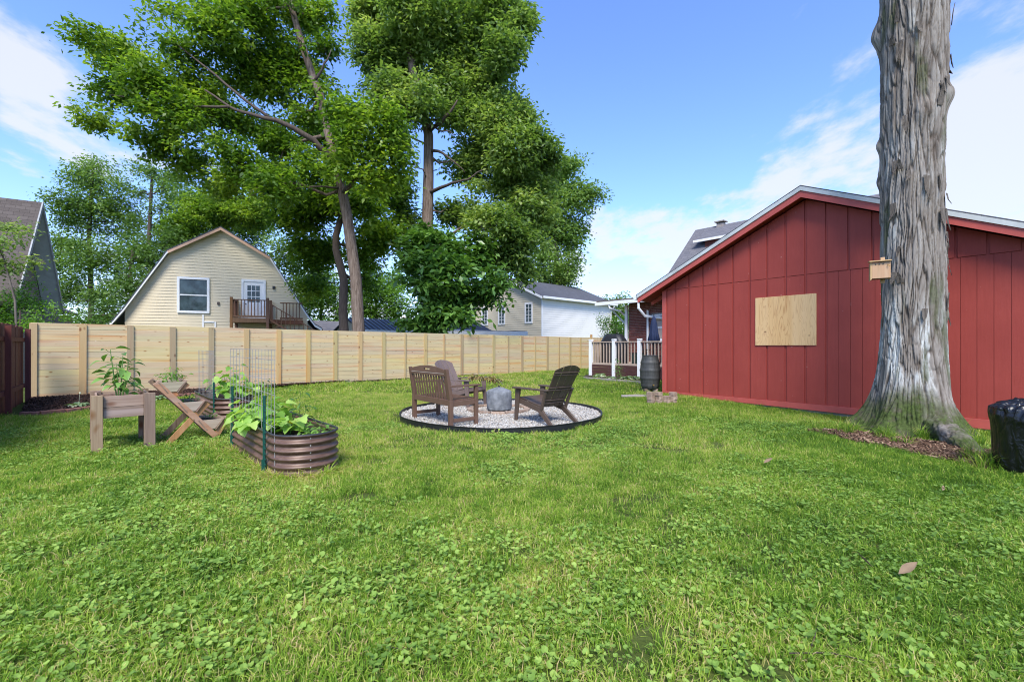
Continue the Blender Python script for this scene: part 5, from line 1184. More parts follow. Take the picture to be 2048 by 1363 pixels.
stemplant('low_herb', 'sparse dark green herb in the middle trough of the tiered planter', TM @ Vector((.27, .34, .50)), [(-.05, 0, .09, 7), (.05, .05, .10, 8), (0, .15, .12, 8)], OV_S, 7, scl=(.5, .9), stemr=.003)
stemplant('trailing_herb', 'thin trailing sprig in the lowest trough of the tiered planter', TM @ Vector((.50, .40, .24)), [(.05, .1, .10, 7), (-.08, .1, .08, 6), (.14, 0, .05, 6)], SM, 8, scl=(.5, .9), stemr=.003)

# ------------------------------------------------------------------ corrugated steel beds
BDir = Vector((-.68, .73, 0)).normalized(); BAn = math.atan2(BDir.y, BDir.x)
def steelbed(label, c1, Lx, r, seed, h=.415):
    o = thing('corrugated_bed', label, 'garden bed', c1, BAn, 'oval corrugated raised beds')     # local x away along the bed
    path = []
    for k in range(25): a = math.pi / 2 + math.pi * k / 24; path.append((r * math.cos(a), r * math.sin(a), math.cos(a), math.sin(a)))
    for k in range(25): a = -math.pi / 2 + math.pi * k / 24; path.append((Lx + r * math.cos(a), r * math.sin(a), math.cos(a), math.sin(a)))
    n = len(path); nzr = 60; v, q = [], []
    for i in range(nzr + 1):
        z = -.02 + (h + .02) * i / nzr; d = .013 * math.cos(i / nzr * math.pi * 2 * 5.5 + 2.6); d = d if d < 0 else d * 1.25
        for (x_, y_, nx, ny) in path: v.append((x_ + nx * d, y_ + ny * d, z))
    for i in range(nzr):
        for k in range(n): q.append((i * n + k, i * n + (k + 1) % n, (i + 1) * n + (k + 1) % n, (i + 1) * n + k))
    b = MB().add(v, q); w_ = b.build('wall', M['bronze'], o, smooth=True, recalc=False)
    sm = w_.modifiers.new('solid', 'SOLIDIFY'); sm.thickness = .004; sm.offset = -1
    pts = [(x_, y_, h + .004) for (x_, y_, _, _) in path]; rb = MB(); m = 8; vs_, fs = [], []
    for i, (x_, y_, nx, ny) in enumerate(path):
        for k in range(m): t = 2 * math.pi * k / m; vs_.append((x_ + nx * .013 * math.cos(t), y_ + ny * .013 * math.cos(t), h + .002 + .012 * math.sin(t)))
    for i in range(n):
        for k in range(m): fs.append((i * m + k, i * m + (k + 1) % m, ((i + 1) % n) * m + (k + 1) % m, ((i + 1) % n) * m + k))
    rb.add(vs_, fs).build('rim', M['rubber'], o, smooth=True)
    g = np.random.default_rng(seed); ss = MB(); N_ = 22; P_ = []
    poly = [(x_ * 1 - nx * .012, y_ - ny * .012) for (x_, y_, nx, ny) in path]
    # soil surface: fan of rings with a rough height
    vs_, fs = [], []; cxm = Lx / 2
    for j in range(9):
        f = j / 8
        for (x_, y_) in poly: vs_.append((cxm * (1 - f) + x_ * f if abs(x_ - cxm) < 0 else cxm + (x_ - cxm) * (.35 + .65 * f) if f > 0 else cxm + (x_ - cxm) * .35, y_ * f, h - .075 + .03 * (1 - f) + g.normal(0, .006)))
    n = len(poly)
    for j in range(8):
        for k in range(n): fs.append((j * n + k, j * n + (k + 1) % n, (j + 1) * n + (k + 1) % n, (j + 1) * n + k))
    MB().add(vs_, fs).build('soil', M['soil'], o, smooth=False)
    bolts = MB()
    for a in (math.radians(171),):
        for k in range(6):
            z = .03 + k * .072; c, s_ = math.cos(a), math.sin(a); p = Vector((c * (r + .012), s_ * (r + .012), z)); bolts.tube([p, p + Vector((c * .004, s_ * .004, 0))], .0045, 8)
    bolts.build('bolt', M['white_metal'], o)
    return o
def trellis(label, p, q, top, seed):
    p, q = Vector(p), Vector(q); d = q - p; L = d.length; o = thing('wire_trellis', label, 'trellis', p, math.atan2(d.y, d.x), 'wire trellis panels')
    zs = [0.02, .17, .33, .49, .65, .81, .95, 1.06, 1.16, top]; zs = [z for z in zs if z <= top]; bow = lambda x_: -.03 * math.sin(math.pi * x_ / L)
    nv = 14
    b = MB()
    for i in range(nv + 1):
        x_ = L * i / nv; b.tube([(x_, bow(x_), -.02), (x_, bow(x_) + .004, .6), (x_, bow(x_), top)], .0028, 5)
    b.build('upright_wire', M['wire'], o)
    b = MB()
    for z in zs: b.tube([(L * i / 10, bow(L * i / 10) - .003, z) for i in range(11)], .0028, 5)
    b.build('cross_wire', M['wire'], o)
    return o
def ugly(): pass
c1 = Vector((-2.18, 4.78, 0)); BN2 = Vector((-BDir.y, BDir.x, 0))             # BN2 points left of the bed's direction
steelbed('nearest oval bronze corrugated steel bed with squash plants and black rim', c1, 1.60, .32, 1)
steelbed('farther oval bronze corrugated bed behind the tiered planter', (-4.85, 7.9, 0), 1.6, .32, 2)
tpn, tpf = (-2.345, 4.50, 0), (-3.70, 5.98, 0)
trellis('wire trellis panel along the left side of the nearest steel bed', tpn, tpf, 1.265, 1)
trellis('wire trellis panel beside the farther steel bed behind the tiered planter', (-5.02, 7.66, 0), (-6.1, 8.85, 0), 1.22, 2)
def tpost(label, x_, y_, top):
    o = MB().bx(-.010, .010, -.003, .003, -.05, top).bx(-.003, .003, -.014, -.003, -.05, top).bx(-.018, .018, .003, .006, .04, .16)
    for k in range(12): o.bx(-.007, .007, -.020, -.0145, .1 + k * (top - .15) / 12, .115 + k * (top - .15) / 12)
    o = o.build('garden_stake', M['green_metal']); o.location = (x_, y_, 0); o.rotation_euler = (0, 0, BAn - R(90)); o.scale = (1.35, 1.35, 1)
    return tag(o, label, 'stake', 'green metal garden stakes')
tpost('tall green metal stake at the near end of the nearest trellis', -2.505, 4.60, .80)
tpost('green metal stake at the far end of the nearest trellis', -3.60, 5.86, .785)
tpost('black green stake between the two steel beds behind the tiered planter', -4.98, 7.60, .70)
# squash and other plants in the beds
def bedp(c, u, v_, z=.34): return Vector(c) + BDir * u + BN2 * v_ + Vector((0, 0, z))
sq = 'leafy squash plants in the steel beds'
def squash(label, loc, stems, seed, fl_=2):
    o = stemplant('squash_plant', label, loc, stems, SQ, seed, scl=(.75, 1.15), stemr=.006, group=sq); g = random.Random(seed)
    for k in range(fl_):
        s_ = g.choice(stems); b = MB(); c = Vector((s_[0] * g.uniform(.5, 1.1), s_[1] * g.uniform(.5, 1.1) - .05, s_[2] * g.uniform(.5, .9)))
        for i in range(5): a = i * 1.257; b.add([c, c + Vector((.035 * math.cos(a - .4), .035 * math.sin(a - .4), .025)), c + Vector((.05 * math.cos(a), .05 * math.sin(a), .03)), c + Vector((.035 * math.cos(a + .4), .035 * math.sin(a + .4), .025))], [(0, 1, 2, 3)])
        b.build('blossom', M['flower'], o)
    return o
squash('squash plant spilling over the left edge at the middle of the nearest bed', bedp(c1, .75, .16), [(-.12, -.14, .22, 9), (.1, -.05, .26, 9), (-.2, .05, .20, 8), (.05, .12, .24, 9), (-.05, -.28, .12, 7), (-.25, -.15, .12, 6)], 11)
squash('squash plant at the far end of the nearest bed beside the trellis', bedp(c1, 1.35, .08), [(-.15, -.1, .24, 9), (.1, .0, .28, 9), (-.1, .1, .22, 8), (.15, -.15, .18, 8), (-.25, -.05, .14, 7), (.05, .15, .2, 7)], 12)
squash('squash plant nearest to the tall green stake in the nearest bed', bedp(c1, .25, .10), [(-.02, .04, .14, 6), (.10, .02, .16, 6), (-.1, .05, .16, 6)], 13, 2)
stemplant('strawberry_plant', 'low green plant with reddish tips at the rounded near end of the nearest bed', bedp(c1, -.08, -.10), [(-.06, -.08, .08, 9), (.08, -.04, .10, 9), (.0, .08, .12, 10), (.12, .06, .09, 9), (-.1, .04, .07, 8), (.02, -.14, .05, 8)], [tintmesh(leafmesh('leaf', .06, .035, M['squash'], 'oval', .3), t) for t in (.1, .3, .5)], 14, stemr=.003)
stemplant('slender_weed', 'slender upright pale green plant at the far right side of the nearest bed', bedp(c1, .80, -.20), [(.02, .0, .42, 16), (.09, .05, .26, 9)], OV_S, 15, scl=(.8, 1.5), stemr=.004)
stemplant('seedling', 'small seedling in bare soil in the middle of the nearest bed', bedp(c1, .35, -.15), [(0, 0, .08, 6), (.05, .05, .06, 5)], SM, 16, stemr=.003)
squash('climbing squash plant with yellow blossoms in the farther bed', (-4.95, 8.1, .34), [(-.1, -.05, .40, 9), (.05, .0, .60, 9), (.2, .0, .34, 8), (-.25, .05, .30, 7), (.35, .05, .24, 7), (.1, -.2, .2, 6)], 17, 4)
squash('spreading squash plant left of the blossoms in the farther bed', (-5.25, 8.4, .34), [(-.2, 0, .30, 8), (0, -.1, .45, 8), (.2, .1, .3, 7)], 18, 1)
stemplant('tomato_plant', 'feathery dark green plant at the right side of the farther bed', (-4.45, 8.1, .30), [(0, 0, .40, 14), (.15, .05, .34, 13), (-.1, .1, .36, 12), (.2, -.1, .22, 10)], OV_S, 19, scl=(.8, 1.3), stemr=.004)

# ------------------------------------------------------------------ mulch bed along the fence with edging blocks
front = [gp(42, 832), gp(80, 831), gp(130, 826), gp(195, 817), gp(260, 806), gp(325, 797), gp(395, 790), gp(455, 783)]
fl_ = [FP + FD * t - Vector((0, 0, 0)) for t in (0.0, .9, 1.8, 2.9, 4.0, 5.2, 6.6, 8.0)]
vs_, fs = [], []
NU = 60
for i in range(NU + 1):
    t = i / NU * 7; k = min(int(t), 6); a = front[k].lerp(front[k + 1], t - k); b_ = fl_[k].lerp(fl_[k + 1], t - k)
    for j in range(9):
        p = a.lerp(b_, j / 8); s_ = math.sin(math.pi * min(1, j / 5)) if j < 5 else .8; vs_.append((p.x, p.y, .02 + .045 * min(1, j / 2) + .012 * rnd.random()))
for i in range(NU):
    for j in range(8): a = i * 9 + j; fs.append((a, a + 1, a + 10, a + 9))
o = MB().add(vs_, fs).build('mulch_bed', M['soil'], recalc=False); tag(o, kind='structure'); BEDV = vs_
dense = []; ORD = 'first second third fourth fifth sixth seventh eighth ninth tenth eleventh twelfth thirteenth fourteenth fifteenth sixteenth seventeenth eighteenth nineteenth twentieth'.split()
for k in range(7):
    d = (front[k + 1] - front[k]).length; n = max(1, int(round(d / .30)))
    for i in range(n): dense.append((front[k].lerp(front[k + 1], i / n), front[k].lerp(front[k + 1], (i + 1) / n)))
for i, (a, b_) in enumerate(dense):
    d = b_ - a; L_ = d.length
    e = MB().prism([(0, -.05), (L_ * .25, -.062), (L_ * .5, -.05), (L_ * .75, -.062), (L_ - .008, -.05), (L_ - .008, .045), (0, .045)], -.02, .085, 'z').build('edging_block', M['paver_red'], bevel=.01)
    e.location = (a.x, a.y, rnd.uniform(-.008, .008)); e.rotation_euler = (rnd.uniform(-.03, .03), 0, math.atan2(d.y, d.x)); tag(e, 'scalloped red edging block of the mulch bed, %s from the brown fence' % ORD[i], 'edging block', 'edging blocks along the mulch bed')
rosette('hosta', 'variegated hosta in the mulch left of the raised planter', gp(157, 812, .05), 40, HO, 31, scl=(1.0, 1.4), flower=True)
rosette('hosta', 'hosta in the mulch seen between the raised planter and the tiered planter', gp(318, 797, .05), 26, HO, 32, scl=(1.0, 1.3))
# thin mulch strip further along the fence
def strip_bed(t0, t1, w, name='mulch_strip'):
    v, f = [], []; n = 30
    for i in range(n + 1):
        t = t0 + (t1 - t0) * i / n; p = FP + FD * t; ww = w * (.3 + .7 * math.sin(math.pi * i / n) ** .6) * (.8 + .4 * rnd.random())
        for j in range(4): q = p + FN * (ww * j / 3 + (.0)); v.append((q.x, q.y, .035 - .03 * (j == 3) + .006 * rnd.random()))
    for i in range(n):
        for j in range(3): a = i * 4 + j; f.append((a, a + 1, a + 5, a + 4))
    return tag(MB().add(v, f).build(name, M['soil'], recalc=False), kind='structure'), v
s1, v1 = strip_bed(8.0, 11.3, .38); s2, v2 = strip_bed(11.2, 13.6, .22)
# planting strip before the deck
dkf = [gp(1168, 757), gp(1195, 759), gp(1230, 762), gp(1270, 765), gp(1296, 768)]
db = [DP + DD * (k * .8 - .3) + Vector((0, 0, 0)) for k in range(5)]
v, f = [], []
for i in range(5):
    for j in range(4): p = dkf[i].lerp(db[i], j / 3); v.append((p.x, p.y, .03 + .02 * (j > 0)))
for i in range(4):
    for j in range(3): a = i * 4 + j; f.append((a, a + 1, a + 5, a + 4))
tag(MB().add(v, f).build('deck_bed', M['soil'], recalc=False), kind='structure')
for i in range(4):
    for s_ in range(2):
        a, b_ = dkf[i].lerp(dkf[i + 1], s_ / 2), dkf[i].lerp(dkf[i + 1], (s_ + 1) / 2); d = b_ - a
        e = MB().bx(0, d.length - .01, -.06, .05, -.02, .07).build('curb_block', M['concrete'], bevel=.012); e.location = (a.x, a.y, 0); e.rotation_euler = (0, 0, math.atan2(d.y, d.x)); tag(e, 'pale concrete edging block in front of the deck, %s from the left' % ORD[i * 2 + s_], 'edging block', 'concrete edging in front of the deck')
HS = 'hostas in front of the deck'
for i, (px, py, s_) in enumerate(((1200, 752, 1.25), (1222, 756, .8), (1252, 757, 1.1), (1268, 757, 1.1))):
    rosette('hosta', 'pale variegated hosta %s' % ['left of the middle white deck post', 'small one directly at the foot of the middle white deck post', 'just right of the middle white deck post', 'left of the right hand white deck post'][i], gp(px, py, .05), 36, HO, 50 + i, scl=(1.1 * s_, 1.7 * s_))
stemplant('climbing_plant', 'upright leafy plant growing against the middle white deck post', gp(1236, 757, .05), [(0, .05, .75, 26), (.08, 0, .5, 18), (-.06, 0, .35, 12), (.15, 0, .22, 10)], OV_S, 60, scl=(.8, 1.4), stemr=.005)
stemplant('deck_pot_plant', 'green leafy plant just behind the railing near the rain barrel', dloc(2.35, .25), [(0, 0, .35, 16), (.1, .0, .28, 12), (-.12, .05, .22, 10)], OV_S, 61, scl=(.8, 1.4), stemr=.004)
# wilted branch lying over the chair arm and the fire pit cover
wb = thing('fallen_branch', 'leafy half dried branch resting on the chair arm and the fire pit cover', 'branch', (-.80, 9.45, .66))
w0, w1, w2, w3 = Vector((-.18, .1, .0)), Vector((.2, -.12, .02)), Vector((.55, -.5, -.02)), Vector((.62, -.62, -.10))
MB().tube([w0, w1, w2, w3], [.006, .008, .009, .006], 6).tube([w1, w1 + Vector((.2, .02, .0)), w2 + Vector((.1, .1, .06))], [.005, .004, .003], 5).build('stem', M['branch'], wb)
DL = [tintmesh(leafmesh('leaf', .10, .035, M['dry_leaf'], 'strap', .3), t) for t in (.2, .55, .95)]
for k in range(120):
    t = rnd.random() ** .6; p = w0.lerp(w1, t * 2) if t < .5 else w1.lerp(w2, (t - .5) * 2); p = p + Vector((rnd.uniform(-.05, .05), rnd.uniform(-.05, .05), rnd.uniform(-.03, .03)))
    l = inst(rnd.choice(DL), wb, p, name='leaf'); s_ = rnd.uniform(.6, 1.3); l.scale = (s_, s_, s_); aim(l, (rnd.uniform(-.6, 1), rnd.uniform(-1, .3), rnd.uniform(-.9, .35)), rnd.uniform(-1, 1))

# ------------------------------------------------------------------ black bag
def bag():
    o = thing('trash_bag', 'full shiny black plastic trash bag standing at the right edge of the lawn', 'bag', (5.36, 4.62, -.02))
    n, m = 160, 110; t = np.linspace(0, 2 * math.pi, n, endpoint=False); u = np.linspace(0, 1, m); T, U = np.meshgrid(t, u)
    prof_u = np.array([0, .03, .10, .3, .6, .80, .87, .92, .96, 1.0]); pr_ = np.array([.22, .30, .315, .325, .335, .345, .335, .28, .17, .03]); pz = np.array([0, .0, .05, .22, .45, .62, .685, .72, .745, .76])
    r = np.interp(U, prof_u, pr_); z = np.interp(U, prof_u, pz)
    sq_ = (np.abs(np.cos(T - .6)) ** 5 + np.abs(np.sin(T - .6)) ** 5) ** (-1 / 5); r = r * (.82 + .18 * sq_ * 1.25)
    P = np.stack([np.cos(T).ravel() * r.ravel(), np.sin(T).ravel() * r.ravel(), z.ravel()], 1)
    w = fbm(P * np.array([5, 5, 2.2]) + 3, 3); w2 = 1 - np.abs(2 * fbm(P * np.array([11, 11, 6.5]) + (w[:, None] - .5) * 2.2, 3) - 1)
    pleat = np.abs(np.sin(T.ravel() * 13 + 4 * w + z.ravel() * 7)); topm = np.clip((z.ravel() - .50) / .2, 0, 1); bot = np.clip((.22 - z.ravel()) / .2, 0, 1)
    d = (w - .5) * .045 * (.5 + topm) + (w2 - .8) * .05 * (.08 + topm) - .012 * np.clip(1 - np.abs(np.sin(T.ravel() * 4.5 + 1.5 * w)) / .35, 0, 1) + (topm + .35 * bot) * (pleat - .5) * .020
    nrm = np.stack([np.cos(T).ravel(), np.sin(T).ravel(), np.clip((z.ravel() - .6) * 6, 0, 1)], 1)
    P = P + nrm * d[:, None]
    i = np.arange(n * m).reshape(m, n); j = np.roll(i, -1, 1); q = np.stack([i[:-1].ravel(), j[:-1].ravel(), j[1:].ravel(), i[1:].ravel()], 1)
    np_mesh('bag_body', P, q, M['bag'], o, smooth=True)
    MB().tube([(0, 0, .74), (.02, .0, .79), (.05, .02, .80)], [.03, .04, .015], 12).build('knot', M['bag'], o, smooth=True)
bag()

# ------------------------------------------------------------------ scattering small natural stuff
def scatter(name, meshes, pts, rot, scl, idx, hidden_name):
    c = bpy.data.collections.new(hidden_name)
    for k, me in enumerate(meshes): c.objects.link(bpy.data.objects.new('%s_%02d' % (hidden_name, k), me))
    me = bpy.data.meshes.new(name); n = len(pts); me.vertices.add(n); me.vertices.foreach_set('co', np.asarray(pts, np.float32).ravel())
    a = me.attributes.new('rot', 'FLOAT_VECTOR', 'POINT'); a.data.foreach_set('vector', np.asarray(rot, np.float32).ravel())
    a = me.attributes.new('scl', 'FLOAT_VECTOR', 'POINT'); a.data.foreach_set('vector', np.asarray(scl, np.float32).ravel())
    a = me.attributes.new('idx', 'INT', 'POINT'); a.data.foreach_set('value', np.asarray(idx, np.int32))
    o = bpy.data.objects.new(name, me); col.objects.link(o)
    ng = bpy.data.node_groups.new(name, 'GeometryNodeTree'); ng.interface.new_socket('Geometry', in_out='INPUT', socket_type='NodeSocketGeometry'); ng.interface.new_socket('Geometry', in_out='OUTPUT', socket_type='NodeSocketGeometry')
    N, Lk = ng.nodes, ng.links; gi, go = N.new('NodeGroupInput'), N.new('NodeGroupOutput'); mp_ = N.new('GeometryNodeMeshToPoints'); ip = N.new('GeometryNodeInstanceOnPoints'); ci = N.new('GeometryNodeCollectionInfo')
    ci.inputs[0].default_value = c; ci.inputs['Separate Children'].default_value = True; ci.inputs['Reset Children'].default_value = True
    def at(nm, ty): x = N.new('GeometryNodeInputNamedAttribute'); x.data_type = ty; x.inputs[0].default_value = nm; return x.outputs[0]
    Lk.new(gi.outputs[0], mp_.inputs[0]); Lk.new(mp_.outputs[0], ip.inputs['Points']); Lk.new(ci.outputs[0], ip.inputs['Instance']); ip.inputs['Pick Instance'].default_value = True
    Lk.new(at('idx', 'INT'), ip.inputs['Instance Index']); Lk.new(at('rot', 'FLOAT_VECTOR'), ip.inputs['Rotation']); Lk.new(at('scl', 'FLOAT_VECTOR'), ip.inputs['Scale']); Lk.new(ip.outputs[0], go.inputs[0])
    md = o.modifiers.new('scatter', 'NODES'); md.node_group = ng
    return tag(o, kind='stuff')
def rawmesh(name, v, f, m, tint=None):
    me = bpy.data.meshes.new(name); me.from_pydata([tuple(map(float, x)) for x in v], [], f); me.materials.append(m)
    if tint is not None: a = me.attributes.new('tint', 'FLOAT', 'FACE'); a.data.foreach_set('value', np.asarray(tint, np.float32))
    return me
def tuft(seed, n, R_, h0, h1, w, straw=.12, seg=2, lean=.85):
    g = np.random.default_rng(seed); v, f, t = [], [], []
    for k in range(n):
        a = g.uniform(0, 6.283); rr = R_ * g.uniform(0, 1) ** .5; x, y = rr * math.cos(a), rr * math.sin(a); h = g.uniform(h0, h1); d = g.uniform(0, 6.283); ln = h * abs(g.normal(lean, .35)); wx, wy = w * .5 * math.cos(d + 1.57), w * .5 * math.sin(d + 1.57); b = len(v)
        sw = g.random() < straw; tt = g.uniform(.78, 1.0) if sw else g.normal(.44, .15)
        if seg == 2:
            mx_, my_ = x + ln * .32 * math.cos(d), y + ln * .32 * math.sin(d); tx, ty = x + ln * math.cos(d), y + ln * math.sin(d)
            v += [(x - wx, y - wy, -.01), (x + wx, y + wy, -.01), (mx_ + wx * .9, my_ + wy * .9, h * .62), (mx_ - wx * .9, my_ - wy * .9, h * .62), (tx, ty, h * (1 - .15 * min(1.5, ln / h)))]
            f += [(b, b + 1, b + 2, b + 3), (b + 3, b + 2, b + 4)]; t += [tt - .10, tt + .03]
        else:
            tx, ty = x + ln * math.cos(d), y + ln * math.sin(d); v += [(x - wx, y - wy, -.01), (x + wx, y + wy, -.01), (tx, ty, h)]; f += [(b, b + 1, b + 2)]; t += [tt]
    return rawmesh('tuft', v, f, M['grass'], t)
def ivy(seed, n, R_, r0, r1):
    g = np.random.default_rng(seed); v, f, t = [], [], []
    for k in range(n):
        a = g.uniform(0, 6.283); rr = R_ * g.uniform(0, 1) ** .5; c = Vector((rr * math.cos(a), rr * math.sin(a), g.uniform(.010, .045))); r = g.uniform(r0, r1); nrm = Vector((g.normal(0, .33), g.normal(0, .33), 1)).normalized(); ax = nrm.orthogonal().normalized(); ay = nrm.cross(ax); ph = g.uniform(0, 6.28); b = len(v)
        v.append(c - nrm * r * .22); N_ = 9
        for i in range(N_):
            th = ph + i / N_ * 6.283; q = r * (.42 if i == 0 else (1 if i % 2 else .93)); v.append(c + ax * q * math.cos(th) + ay * q * math.sin(th) + nrm * r * .08 * (i % 2))
        for i in range(N_): f.append((b, b + 1 + i, b + 1 + (i + 1) % N_))
        tt = g.normal(.48, .14); t += [tt + g.normal(0, .03) for _ in range(N_)]
    return rawmesh('ivy', v, f, M['clover'], t)
g = np.random.default_rng(99)
pit = lambda x, y: ((x - PCc.x) ** 2 + (y - PCc.y) ** 2) > (PR + .09) ** 2
def inside(x, y):
    ok = pit(x, y)
    dx, dy = x - BC.x, y - BC.y; tt = dx * BD.x + dy * BD.y; d = dx * BN.x + dy * BN.y; ok &= ~((tt > -.03) & (d < .04) & (d > -10)); 
    fx, fy = x - FP.x, y - FP.y; tf = fx * FD.x + fy * FD.y; df = fx * FN.x + fy * FN.y; ok &= df > .06
    bx_, by_ = x - BFe.x, y - BFe.y; nb2 = Vector((-BFd.y, BFd.x, 0)); ok &= (bx_ * nb2.x + by_ * nb2.y) > .05
    for c, Lb in (((c1.x, c1.y), 1.6), ((-4.85, 7.9), 1.6)):
        ux, uy = x - c[0], y - c[1]; u = np.clip(ux * BDir.x + uy * BDir.y, 0, Lb); ok &= ((ux - BDir.x * u) ** 2 + (uy - BDir.y * u) ** 2) > .335 ** 2
    # mulch bed: in front of the line of edging blocks only
    fxs = np.array([p.x for p in front]); fys = np.array([p.y for p in front]); ok &= ~((x < fxs[-1]) & (y > np.interp(x, fxs, fys) - .03))
    ok &= ((x - TB.x) ** 2 + (y - TB.y) ** 2) > .85 ** 2
    ddx, ddy = x - DP.x, y - DP.y; ok &= ~((ddx * DD.x + ddy * DD.y > -.5) & (ddx * -DD.y + ddy * DD.x > -.75) & (y > 15))
    # bare litter patch before the big tree
    ok &= ~litter_zone(x, y, 0)
    return ok
LA, LB = gp(1648, 874, -.08), gp(1960, 945, -.06)
def litter_zone(x, y, m):
    d = Vector((LB.x - LA.x, LB.y - LA.y)); L_ = d.length; d = d / L_; u = (x - LA.x) * d.x + (y - LA.y) * d.y; w = (x - LA.x) * -d.y + (y - LA.y) * d.x
    return (u > -.1 + m) & (u < L_ + .1 - m) & (w > -.10 + m + .07 * np.sin(u * 7)) & (w < .55 + .55 * np.clip(u / 1.2, 0, 1))
def sample(n, y0, y1, xpad=.6, xm=1.16):
    y = np.sqrt(g.uniform(y0 ** 2, y1 ** 2, n)); x = g.uniform(-1, 1, n) * (y * xm + xpad); k = inside(x, y); return x[k], y[k]
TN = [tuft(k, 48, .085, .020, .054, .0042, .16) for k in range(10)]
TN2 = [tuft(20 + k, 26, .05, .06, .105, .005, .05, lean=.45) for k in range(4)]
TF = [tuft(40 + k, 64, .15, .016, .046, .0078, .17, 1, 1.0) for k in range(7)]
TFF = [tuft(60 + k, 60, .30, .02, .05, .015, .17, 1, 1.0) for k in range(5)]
IV = [ivy(80 + k, 32, .14, .007, .0145) for k in range(8)]
def lawn(name, meshes, n, y0, y1, s0, s1, zoff=0, cond=None, tilt=.12, xm=1.16):
    x, y = sample(n, y0, y1, xm=xm)
    if cond is not None: k = cond(x, y); x, y = x[k], y[k]
    m = len(x); hn = fbm(np.stack([x * .9, y * .9, x * 0], 1), 3)
    P = np.stack([x, y, gh(x, y) + zoff], 1); rot = np.stack([g.normal(0, tilt, m), g.normal(0, tilt, m), g.uniform(0, 6.283, m)], 1); s_ = g.uniform(s0, s1, m) * (.75 + .5 * hn); zs_ = s_ * g.uniform(.75, 1.2, m)
    return scatter(name, meshes, P, rot, np.stack([s_, s_, zs_], 1), g.integers(0, len(meshes), m), name + '_piece')
ivn = lambda x, y: fbm(np.stack([x * 1.1 + 7, y * 1.1, x * 0], 1), 3)
near = lambda x, y: np.clip((6.5 - y) / 4.0, 0, 1)
gapn = lambda x, y: fbm(np.stack([x * 3.1 + 3, y * 3.1, x * 0], 1), 3) + g.normal(0, .03, len(x)) > np.where(g.random(len(x)) < .55, .37, 0)
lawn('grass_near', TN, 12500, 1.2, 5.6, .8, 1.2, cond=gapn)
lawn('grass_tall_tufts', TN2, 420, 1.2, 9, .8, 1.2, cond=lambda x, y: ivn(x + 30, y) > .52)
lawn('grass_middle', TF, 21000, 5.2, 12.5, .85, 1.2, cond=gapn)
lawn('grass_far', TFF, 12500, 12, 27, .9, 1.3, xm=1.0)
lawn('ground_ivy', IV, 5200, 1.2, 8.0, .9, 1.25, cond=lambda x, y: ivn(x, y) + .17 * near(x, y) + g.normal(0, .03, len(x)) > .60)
# long grass and weeds round the trunk and its root
def wild(name, cpts, n, rad, seed, hs):
    gg = np.random.default_rng(seed); P, Rr, S = [], [], []
    for c in cpts:
        for k in range(n): a, r = gg.uniform(0, 6.28), rad * gg.uniform(0, 1) ** .7; P.append((c[0] + r * math.cos(a), c[1] + r * math.sin(a), GZ(c[0], c[1]) - .01)); Rr.append((gg.normal(0, .2), gg.normal(0, .2), gg.uniform(0, 6.28))); s_ = gg.uniform(.6, 1.2); S.append((s_, s_, s_ * hs))
    return scatter(name, LGm, P, Rr, S, gg.integers(0, len(LGm), len(P)), name + '_piece')
LGm = [tuft(120 + k, 22, .04, .12, .24, .006, .15, lean=.75) for k in range(5)]
cp_ = [gp(px, py, -.06) for px, py in ((1697, 868), (1708, 864), (1768, 880), (1776, 884), (1805, 898), (1940, 900), (1950, 890), (1955, 930), (1935, 868), (1968, 950), (1690, 874), (1842, 880))]
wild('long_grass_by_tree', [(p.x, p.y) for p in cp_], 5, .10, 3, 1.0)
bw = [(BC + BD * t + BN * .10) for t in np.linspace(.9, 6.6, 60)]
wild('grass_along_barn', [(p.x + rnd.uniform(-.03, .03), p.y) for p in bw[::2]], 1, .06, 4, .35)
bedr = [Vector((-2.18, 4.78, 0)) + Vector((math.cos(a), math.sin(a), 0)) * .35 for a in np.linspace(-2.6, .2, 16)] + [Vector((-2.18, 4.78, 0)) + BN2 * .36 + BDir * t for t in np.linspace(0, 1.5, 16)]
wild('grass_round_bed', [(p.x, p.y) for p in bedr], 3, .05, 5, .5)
# gravel
def stone_mesh(seed):
    gg = np.random.default_rng(seed); me = bpy.data.meshes.new('pebble'); import bmesh
    b = bmesh.new(); bmesh.ops.create_icosphere(b, subdivisions=1, radius=1); s_ = gg.uniform(.55, 1.25, 3); s_[2] *= .65
    for vt in b.verts: vt.co = Vector([vt.co[i] * s_[i] * (1 + gg.normal(0, .10)) for i in range(3)])
    b.to_mesh(me); b.free(); me.materials.append(M['gravel']); return me
ST = [stone_mesh(k) for k in range(10)]
n = 15000; rr = np.sqrt(g.uniform(0, 1, n)) * (PR - .03); aa = g.uniform(0, 6.283, n); x, y = PCc.x + rr * np.cos(aa), PCc.y + rr * np.sin(aa)
s_ = g.uniform(.011, .021, n) * np.where(g.random(n) < .08, 1.4, 1); rcd = np.sqrt((x - RC.x) ** 2 + (y - RC.y) ** 2)
zz0 = .047 + g.uniform(0, .016, n)
scatter('gravel', ST, np.stack([x, y, zz0], 1), g.uniform(-3, 3, (n, 3)), np.stack([s_, s_, s_], 1), g.integers(0, 10, n), 'gravel_piece')
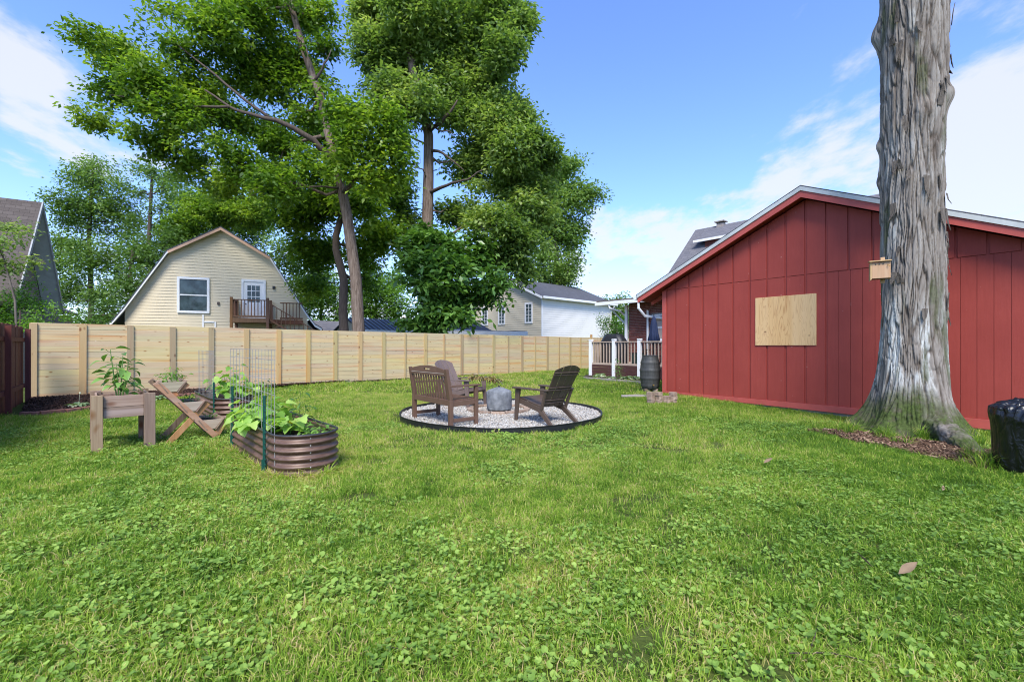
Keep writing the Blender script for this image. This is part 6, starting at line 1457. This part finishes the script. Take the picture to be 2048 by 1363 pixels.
# chips of bark
def chip(seed, m, l=.03, w=.009):
    gg = np.random.default_rng(seed); pts = [(-l, -w * .5, 0), (-l * .4, -w, .002), (l * .7, -w * .8, 0), (l, w * .2, .003), (l * .3, w, .001), (-l * .8, w * .7, 0)]
    v = [(a, b_, c) for a, b_, c in pts] + [(a, b_, c + .004 + gg.uniform(0, .003)) for a, b_, c in pts]; return rawmesh('chip', v, [tuple(range(5, -1, -1)), tuple(range(6, 12))] + [(i, (i + 1) % 6, (i + 1) % 6 + 6, i + 6) for i in range(6)], m)
CM = [chip(k, M['mulch'], .02 + .004 * k, .007 + .001 * k) for k in range(4)]; CL = [chip(k, M['litter'], .03 + .012 * k, .007 + .002 * k) for k in range(4)]
bv = np.array(BEDV).reshape(NU + 1, 9, 3); n = 7000; iu, jv = g.uniform(0, NU - .01, n), g.uniform(0, 7.99, n); i0, j0 = iu.astype(int), jv.astype(int); fu, fv = (iu - i0)[:, None], (jv - j0)[:, None]
P = (bv[i0, j0] * (1 - fu) + bv[i0 + 1, j0] * fu) * (1 - fv) + (bv[i0, j0 + 1] * (1 - fu) + bv[i0 + 1, j0 + 1] * fu) * fv; P[:, 2] += .006
for vv in (v1, v2):
    q = np.array(vv); idx = g.integers(0, len(q), 450); e = q[idx] + g.normal(0, .06, (450, 3)) * [1, 1, 0]; e[:, 2] = q[idx, 2] + .006; P = np.concatenate([P, e])
n = len(P); s_ = g.uniform(.6, 1.5, n); scatter('bark_mulch', CM, P, np.stack([g.normal(0, .4, n), g.normal(0, .4, n), g.uniform(0, 6.28, n)], 1), np.stack([s_] * 3, 1), g.integers(0, 4, n), 'mulch_piece')
n = 15000; d = Vector((LB.x - LA.x, LB.y - LA.y)); L_ = d.length; d = d / L_; u, w = g.uniform(-.25, L_ + .2, n), g.uniform(-.2, 1.2, n) ; x, y = LA.x + d.x * u - d.y * w, LA.y + d.y * u + d.x * w; k = litter_zone(x, y, -.04) & (g.random(n) < .85)
x, y = x[k], y[k]; n = len(x); z = gh(x, y) + .004 + g.uniform(0, .03, n); s_ = g.uniform(.4, 1.1, n)
scatter('tree_litter', CL, np.stack([x, y, z], 1), np.stack([g.normal(0, .4, n), g.normal(0, .4, n), g.uniform(0, 6.28, n)], 1), np.stack([s_] * 3, 1), g.integers(0, 4, n), 'litter_piece')
# a few loose leaves and sticks on the lawn
TD = tintmesh(leafmesh('leaf', .12, .07, mat('tan_dead_leaf', (.20, .135, .08), .8, .15, 20), 'oval', -.35), .5)
for i, (px, py, a, lab) in enumerate(((1797, 1141, .3, 'curled tan dead leaf lying on the ivy at the lower right'), (1745, 1128, 2.2, 'rolled brown dead leaf just left of the tan dead leaf'), (1885, 978, 1.0, 'small brown leaf in the dark grass below the tree root'), (1527, 922, .2, 'pale curled bark piece on the lawn before the barn'))):
    p = gp(px, py, .07); o = inst(TD, None, (p.x, p.y, .062 + GZ(p.x, p.y)), (.5, -.1, a), name='dead_leaf' if i < 3 else 'bark_piece'); s_ = (.9, .7, .5, .8)[i]; o.scale = (s_, s_ * (.4 if i == 1 else .75), s_ * 1.6); tag(o, lab, 'leaf' if i < 3 else 'bark')
o = thing('wood_chunk', 'pale weathered piece of root at the left tip of the tree litter', 'wood', gp(1655, 866, -.05) + Vector((0, 0, .02)))
MB().tube([(-.12, 0, 0), (-.04, .01, .03), (.08, 0, .02), (.16, -.02, 0)], [.012, .03, .025, .008], 8).build('piece', M['paver'], o, smooth=True)
for i, (a, b_, c, lab) in enumerate((((1578, 1305), (1660, 1304), (1755, 1325), 'thin dark twig lying in the ivy at the lower right'), ((1622, 1292), (1630, 1270), (1636, 1250), 'short thin twig above the long dark twig at the lower right'), ((775, 1292), (810, 1298), (845, 1290), 'thin grey twig in the grass at the lower middle'))):
    P_ = [gp(*q, .03) for q in (a, b_, c)]; o = MB().tube([p - P_[0] for p in P_], [.0025, .003, .0015], 6).build('twig', M['dark_trunk']); o.location = P_[0]; tag(o, lab, 'twig')
